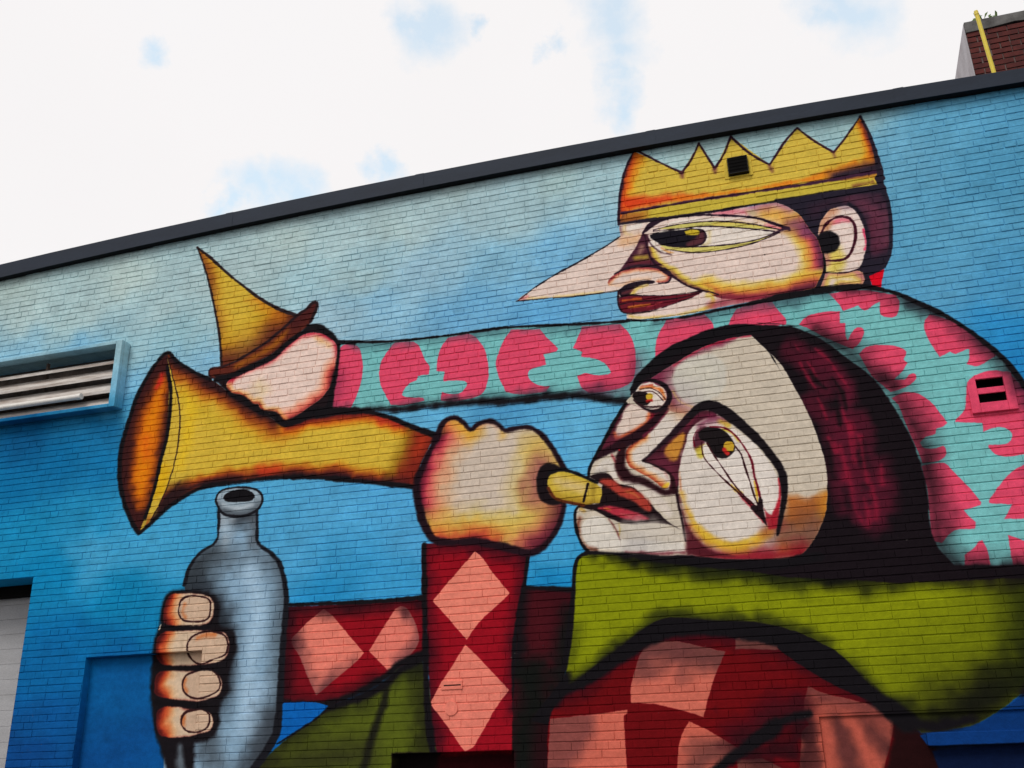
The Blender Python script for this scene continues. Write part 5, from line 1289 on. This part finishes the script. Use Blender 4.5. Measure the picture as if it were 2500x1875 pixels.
# ------------------------------------------------------------ coping: folded metal lengths butted together
seams = [BX0, -18.6, -15.4, -12.2, -9.1, (-5.5985, 7.4402)[0], (-3.3478, 7.4853)[0], (-0.914, 7.4587)[0], (1.3859, 7.403)[0], 4.6, 7.6, BX1]
cop = MB()
xx = [BX0] + list(np.linspace(-10.5, 3.5, 15)) + [BX1]
for a, b in zip(xx[:-1], xx[1:]):                     # timber packing under the metal, overhang shade put into its colour
    za, zb = eave(cb, a), eave(cb, b)
    cop.poly((a, -.079, za + .004), (a, .02, za + .004), (b, .02, zb + .004), (b, -.079, zb + .004))
    cop.poly((a, -.079, za + .004), (b, -.079, zb + .004), (b, -.079, zb + .07), (a, -.079, za + .07))
copo = cop.build('coping', M_SOFFIT, building)
for a, b in zip(seams[:-1], seams[1:]):
    s_ = MB()
    a, b = a + .0015, b - .0015
    cuts = list(np.linspace(a, b, 4))
    prof = lambda x: [(-.080, eave(cb, x)), (-.086, eave(cb, x)), (-.085, eave(ct, x)), (.36, eave(ct, x) + .03), (.362, eave(ct, x) - .08)]
    for p, q in zip(cuts[:-1], cuts[1:]):
        P, Q = prof(p), prof(q)
        for i in range(len(P) - 1):
            s_.poly((p, *P[i]), (q, *Q[i]), (q, *Q[i + 1]), (p, *P[i + 1]))
    s_.build('coping_segment', M_COPING, copo, org=((a + b) / 2, 0, eave(cb, (a + b) / 2)))
    if BX0 < a - .01:                                 # lapped cover strip at the joint
        j = MB()
        P = prof(a)
        j.poly((a - .045, -.0885, P[0][1] - .002), (a + .045, -.0885, P[0][1] - .002), (a + .045, -.0875, P[2][1] + .002), (a - .045, -.0875, P[2][1] + .002))
        j.poly((a - .045, -.0875, P[2][1] + .002), (a + .045, -.0875, P[2][1] + .002), (a + .045, .36, P[3][1] + .002), (a - .045, .36, P[3][1] + .002))
        j.poly((a - .045, -.0885, P[0][1] - .002), (a - .045, -.0875, P[2][1] + .002), (a - .045, -.08, P[2][1]), (a - .045, -.08, P[0][1]))
        j.poly((a + .045, -.0885, P[0][1] - .002), (a + .045, -.08, P[0][1]), (a + .045, -.08, P[2][1]), (a + .045, -.0875, P[2][1] + .002))
        j.build('joint_cover', M_COPING, copo, org=(a, -.085, P[0][1]))

# small painted-over fittings in the lower diamond of the sleeve
c0 = (-3.0349, 2.1274)
rr = abs((-2.974, 2.1249)[0] - c0[0])
cp = MB()
cp.tube((c0[0], .004, c0[1]), (c0[0], -.008, c0[1]), rr, rr * .97, 28)
cp.build('round_cover', M_PAINT, building, org=(c0[0], 0, c0[1]))
q0, q1 = (-3.1236, 2.3527), (-2.9321, 2.2798)
pl = MB()
pl.box((q0[0], -.010, q1[1]), (q1[0], .004, q0[1]))
pl.build('slot_plate', M_PAINT, building, org=(q0[0], 0, q1[1]), bevel=.003)
sl = MB()
sl.box((q0[0] + .025, -.0115, (q0[1] + q1[1]) / 2 - .006), (q1[0] - .012, -.010, (q0[1] + q1[1]) / 2 + .004))
sl.build('slot', M_DARK, bpy.data.objects['slot_plate'], org=(q0[0], 0, q1[1]))

# ============================================================ louvred vent box, upper left
LY = -.13
o1, o2 = (-6.8203, 6.0309), (-6.8455, 5.346)
f1, f2 = (-6.7507, 6.0549), (-6.7625, 5.265)
zt, zb_ = o1[1], o2[1]
xr, fr = (o1[0] + o2[0]) / 2, (f1[0] + f2[0]) / 2
ft, fb = zt + (fr - xr) * .55, zb_ - (fr - xr) * .55
xl = -9.95
vent = root('louvre_vent', (xl, 0, zb_), 'wide blue-framed louvre vent with dirty white slats standing out from wall left of horn', 'vent')
for name, a, b in (('frame_side', (xr, LY, fb), (fr, 0, ft)), ('frame_top', (xl, LY, zt), (xr - .001, 0, ft)), ('frame_bottom', (xl, LY, fb), (xr - .001, 0, zb_)), ('frame_side', (xl - .08, LY, fb), (xl - .001, 0, ft))):
    m_ = MB()
    m_.box(a, b)
    m_.build(name, M_PAINT, vent, org=a, bevel=.006)
    if name == 'frame_side' and a[0] == xr:           # outer trim seen on the returning side
        m_ = MB()
        m_.box((fr + .0005, LY + .045, fb + .006), (fr + .008, -.004, ft - .006))
        m_.build('side_trim', M_PAINT, vent, org=(fr, LY, fb), bevel=.002)
bk = MB()
bk.poly((xl, .28, zb_ - .1), (xr + .1, .28, zb_ - .1), (xr + .1, .28, zt + .1), (xl, .28, zt + .1))
bk.poly((xl, 0, zb_), (xl, .28, zb_), (xl, .28, zt), (xl, 0, zt))
bk.build('back', M_DUSTY, vent, org=(xl, .28, zb_))
hgt = zt - zb_
for k, (zf, hf) in enumerate(((.0, .19), (.27, .18), (.52, .16), (.76, .08))):   # slats tilted, lower edge outwards
    zc = zb_ + hgt * zf
    s_ = MB()
    y0_, y1_, dz = -.035, .05, hgt * hf
    t_ = .008
    s_.v = [(xl, y0_, zc), (xr - .004, y0_, zc), (xr - .004, y1_, zc + dz), (xl, y1_, zc + dz),
            (xl, y0_, zc + t_), (xr - .004, y0_, zc + t_), (xr - .004, y1_, zc + dz + t_), (xl, y1_, zc + dz + t_)]
    s_.f = [(0, 3, 2, 1), (4, 5, 6, 7), (0, 1, 5, 4), (1, 2, 6, 5), (2, 3, 7, 6), (3, 0, 4, 7)]
    s_.poly((xl, y0_ - .002, zc - .022), (xr - .004, y0_ - .002, zc - .022), (xr - .004, y0_ - .002, zc + .010), (xl, y0_ - .002, zc + .010))
    s_.build('slat', M_LOUVRE, vent, org=(xl, 0, zc))
xm = (-7.8879, 5.7788)[0]
mu = MB()
mu.box((xm - .012, .075, zb_), (xm + .012, .11, zt))
mu.build('mullion', M_DUSTY, vent, org=(xm, 0, zb_))
tx = (-7.2501, 5.4978)
tz = tx[1]
tb = MB()
tb.tube((xl + .01, -.07, tz - .005), (tx[0] + .01, -.07, tz), .030, n=18)
tb.tube((tx[0] - .05, -.07, tz), (tx[0] + .012, -.07, tz), .034, n=18)
pipe_ob = tb.build('white_pipe', M_TUBE, None, org=(xl, -.07, tz), smooth=False)
pipe_ob['label'] = 'white capped pipe lying along the bottom of the louvre vent'
pipe_ob['category'] = 'pipe'

def liner(m_, a, b, c, e, y0, y1):
    t = .002
    a, b, c, e = a + t, b - t, c + t, e - t
    m_.poly((a, y1, c), (b, y1, c), (b, y1, e), (a, y1, e))
    m_.poly((a, y0, c), (a, y1, c), (a, y1, e), (a, y0, e))
    m_.poly((b, y0, c), (b, y0, e), (b, y1, e), (b, y1, c))
    m_.poly((a, y0, e), (a, y1, e), (b, y1, e), (b, y0, e))
    m_.poly((a, y0, c), (b, y0, c), (b, y1, c), (a, y1, c))


# ============================================================ square black vent in the crown
sv = root('square_vent', (SQV[0], 0, SQV[2]), 'small square black vent hood set in the yellow crown', 'vent')
a, b, c, e = SQV
for name, p0, p1 in (('side', (a - .006, -.05, c), (a, .02, e)), ('side', (b, -.05, c), (b + .006, .02, e)), ('top', (a - .006, -.05, e), (b + .006, .02, e + .006)), ('bottom', (a - .006, -.05, c - .006), (b + .006, .02, c))):
    m_ = MB()
    m_.box(p0, p1)
    m_.build(name, M_HOOD, sv, org=p0)
m_ = MB()
m_.box((a + .001, -.046, c + .001), (b - .001, -.03, e - .001))
m_.build('face', M_DARK, sv, org=(a, -.03, c))
m_ = MB()
for q in range(4):
    zz = c + (e - c) * (.14 + .22 * q)
    m_.poly((a + .006, -.047, zz), (b - .006, -.047, zz), (b - .006, -.052, zz + .012), (a + .006, -.052, zz + .012))
m_.build('louvre', M_DARK, sv, org=(a, -.047, c))
m_ = MB()
for p0, p1 in (((a - .045, -.008, c - .03), (a - .013, .004, e + .02)), ((b + .013, -.008, c - .03), (b + .04, .004, e + .02)), ((a - .0129, -.008, e + .0125), (b + .0129, .004, e + .02)), ((a - .0129, -.008, c - .03), (b + .0129, .004, c - .0125))):
    m_.box(p0, p1)
m_.build('flange', M_PAINT, sv, org=(a, 0, c))

# ============================================================ two-slot pink vent at the right
pv = root('slotted_vent', (SLV[0], 0, SLV[2]), 'pink painted vent with two dark slots at right end of patterned sleeve', 'vent')
a, b, c, e = SLV
fw = .068
for name, p0, p1 in (('frame_side', (a - fw, -.03, c - fw * 1.2), (a, .02, e + fw * .6)), ('frame_side', (b, -.03, c - fw * 1.2), (b + fw, .02, e + fw * .6)), ('frame_top', (a + .0005, -.03, e), (b - .0005, .02, e + fw * .6)), ('frame_bottom', (a + .0005, -.03, c - fw * 1.2), (b - .0005, .02, c))):
    m_ = MB()
    m_.box(p0, p1)
    m_.build(name, M_PAINT, pv, org=p0, bevel=.004)
zm = (c + e) / 2
m_ = MB()
m_.box((a + .0005, -.024, zm - (e - c) * .125), (b - .0005, -.008, zm + (e - c) * .125))
m_.build('crossbar', M_PAINT, pv, org=(a, 0, zm), bevel=.004)
m_ = MB()
liner(m_, a, b, c, e, -.006, .12)
m_.build('back', M_DARK, pv, org=(a, .12, c))  # near-black inner faces: the shade inside the slots is put into the colour

# ============================================================ red brick building behind the roof edge
YB = 1.6
k0 = (2.4627, 9.26)
k1 = (2.4655, 9.1243)
rb = root('red_brick_building', (k0[0], YB, 0), 'weathered red brick building with a grey concrete top behind the roof edge', 'building')
zt_ = k0[1]
zc_ = k1[1]
SKEW = .02                                           # its flank is not quite square to its front
bx = k0[0]
m_ = MB()
m_.poly((bx, YB + .010, 4), (bx + 6, YB + .010, 4), (bx + 6, YB + .010, zc_), (bx, YB + .010, zc_))
m_.poly((bx + 6, YB, 4), (bx + 6, YB + 8, 4), (bx + 6, YB + 8, zt_), (bx + 6, YB, zt_))
m_.poly((bx + SKEW * 8, YB + 8, 4), (bx + SKEW * 8, YB + 8, zt_), (bx + 6, YB + 8, zt_), (bx + 6, YB + 8, 4))
front = m_.build('wall', M_OLDMORTAR, rb)
m_ = MB()
m_.poly((bx, YB + .002, 4), (bx, YB + .002, zt_), (bx + SKEW * 8, YB + 8, zt_), (bx + SKEW * 8, YB + 8, 4))
m_.build('stucco_side', M_STUCCO, rb)
m_ = MB()
n = 24
zl = []
for i in range(n + 1):                                # ragged underside of the concrete top
    zl.append(zc_ + random.uniform(-.03, .03))
for i in range(n):
    xa, xb = bx + .003 + 6 * i / n, bx + .003 + 6 * (i + 1) / n
    m_.poly((xa, YB - .02, zl[i]), (xb, YB - .02, zl[i + 1]), (xb, YB - .02, zt_ + random.uniform(-.001, .001)), (xa, YB - .02, zt_))
    m_.poly((xa, YB - .02, zl[i]), (xa, YB + .02, zl[i]), (xb, YB + .02, zl[i + 1]), (xb, YB - .02, zl[i + 1]))
m_.poly((bx + .003, YB - .02, zt_), (bx + 6, YB - .02, zt_), (bx + 6, YB + 8, zt_), (bx + SKEW * 8, YB + 8, zt_))
m_.poly((bx + .003, YB - .02, zc_), (bx + .003, YB - .02, zt_), (bx + .003, YB + .01, zt_), (bx + .003, YB + .01, zc_))
m_.build('concrete_top', M_CONC, rb)
vv, ff = [], []
m_ = MB()
m_.box((-.0965, -.004, -.028), (.0965, .012, .028))
rme = m_.mesh('brick', M_REDBRICK)
m_ = MB()
m_.box((-.045, -.004, -.028), (.045, .012, .028))
hme = m_.mesh('brick', M_REDBRICK)
nb, far = 0, MB()
for k in range(22):
    zz = zc_ - .03 - .071 * k
    hd = k % 5 == 3
    st = .104 if hd else .207
    x = bx + (.05 if hd else .104 - (.104 if k % 2 else 0))
    if not hd and k % 2:
        o = bpy.data.objects.new('brick', hme)
        o.location = (bx + .05, YB + .001, zz)
        o.parent = front
        COL.objects.link(o)
    while x < bx + 5.95:
        if x > bx + 1.5:
            far.box((x - st / 2 + .006, YB - .004, zz - .028), (x + st / 2 - .006, YB + .009, zz + .028))
        elif x - st / 2 > bx - .01:
            o = bpy.data.objects.new('brick', hme if hd else rme)
            o.location = (x + random.uniform(-.003, .003), YB + random.uniform(-.003, .004), zz)
            o.rotation_euler = (0, random.uniform(-.012, .012), 0)
            o.parent = front
            COL.objects.link(o)
            nb += 1
        x += st

far.build('brickwork', M_REDBRICK, front, kind='stuff')

# yellow pipe rising behind the coping
y0_ = .95
p_b, p_t = (2.4759, 8.0826), (2.4477, 8.8575)
dx = (p_t[0] - p_b[0]) / (p_t[1] - p_b[1])
yp = root('yellow_pipe', (p_b[0], y0_, p_b[1]), 'thin yellow pipe leaning up in front of the red brick building', 'pipe')
m_ = MB()
m_.tube((p_b[0] - dx * .9, y0_, p_b[1] - .9), (p_t[0], y0_, p_t[1]), .021, n=18)
m_.build('shaft', M_YELLOW, yp, org=(p_b[0], y0_, p_b[1]))
m_ = MB()
m_.tube((p_t[0] - dx * .02, y0_, p_t[1] - .02), (p_t[0] + dx * .03, y0_, p_t[1] + .03), .024, .020, n=18)
m_.build('cap', M_YELLOW, yp, org=(p_t[0], y0_, p_t[1]))
WORLD.setdefault('x', Vector())

# weed growing on the concrete top
wx = (2.7111, 9.2393)
weed = root('weed', (wx[0], YB, zt_), 'little green weed growing on the edge of the concrete top', 'plant')
for i in range(16):
    an, ln = random.uniform(0, 6.28), random.uniform(.04, .12)
    px, py = wx[0] + random.uniform(-.13, .13), YB - .012 + random.uniform(0, .03)
    tip = Vector((px + math.cos(an) * ln * .8, py + math.sin(an) * ln * .4, zt_ + random.uniform(.02, .09)))
    base = Vector((px, py, zt_ - .002))
    side = (tip - base).cross(Vector((.3, 1, .2))).normalized() * .012
    mid = base.lerp(tip, .55) + Vector((0, 0, .015))
    m_ = MB()
    m_.poly(base, mid + side, tip, mid - side)
    m_.build('leaf', M_LEAF, weed, org=tuple(base))
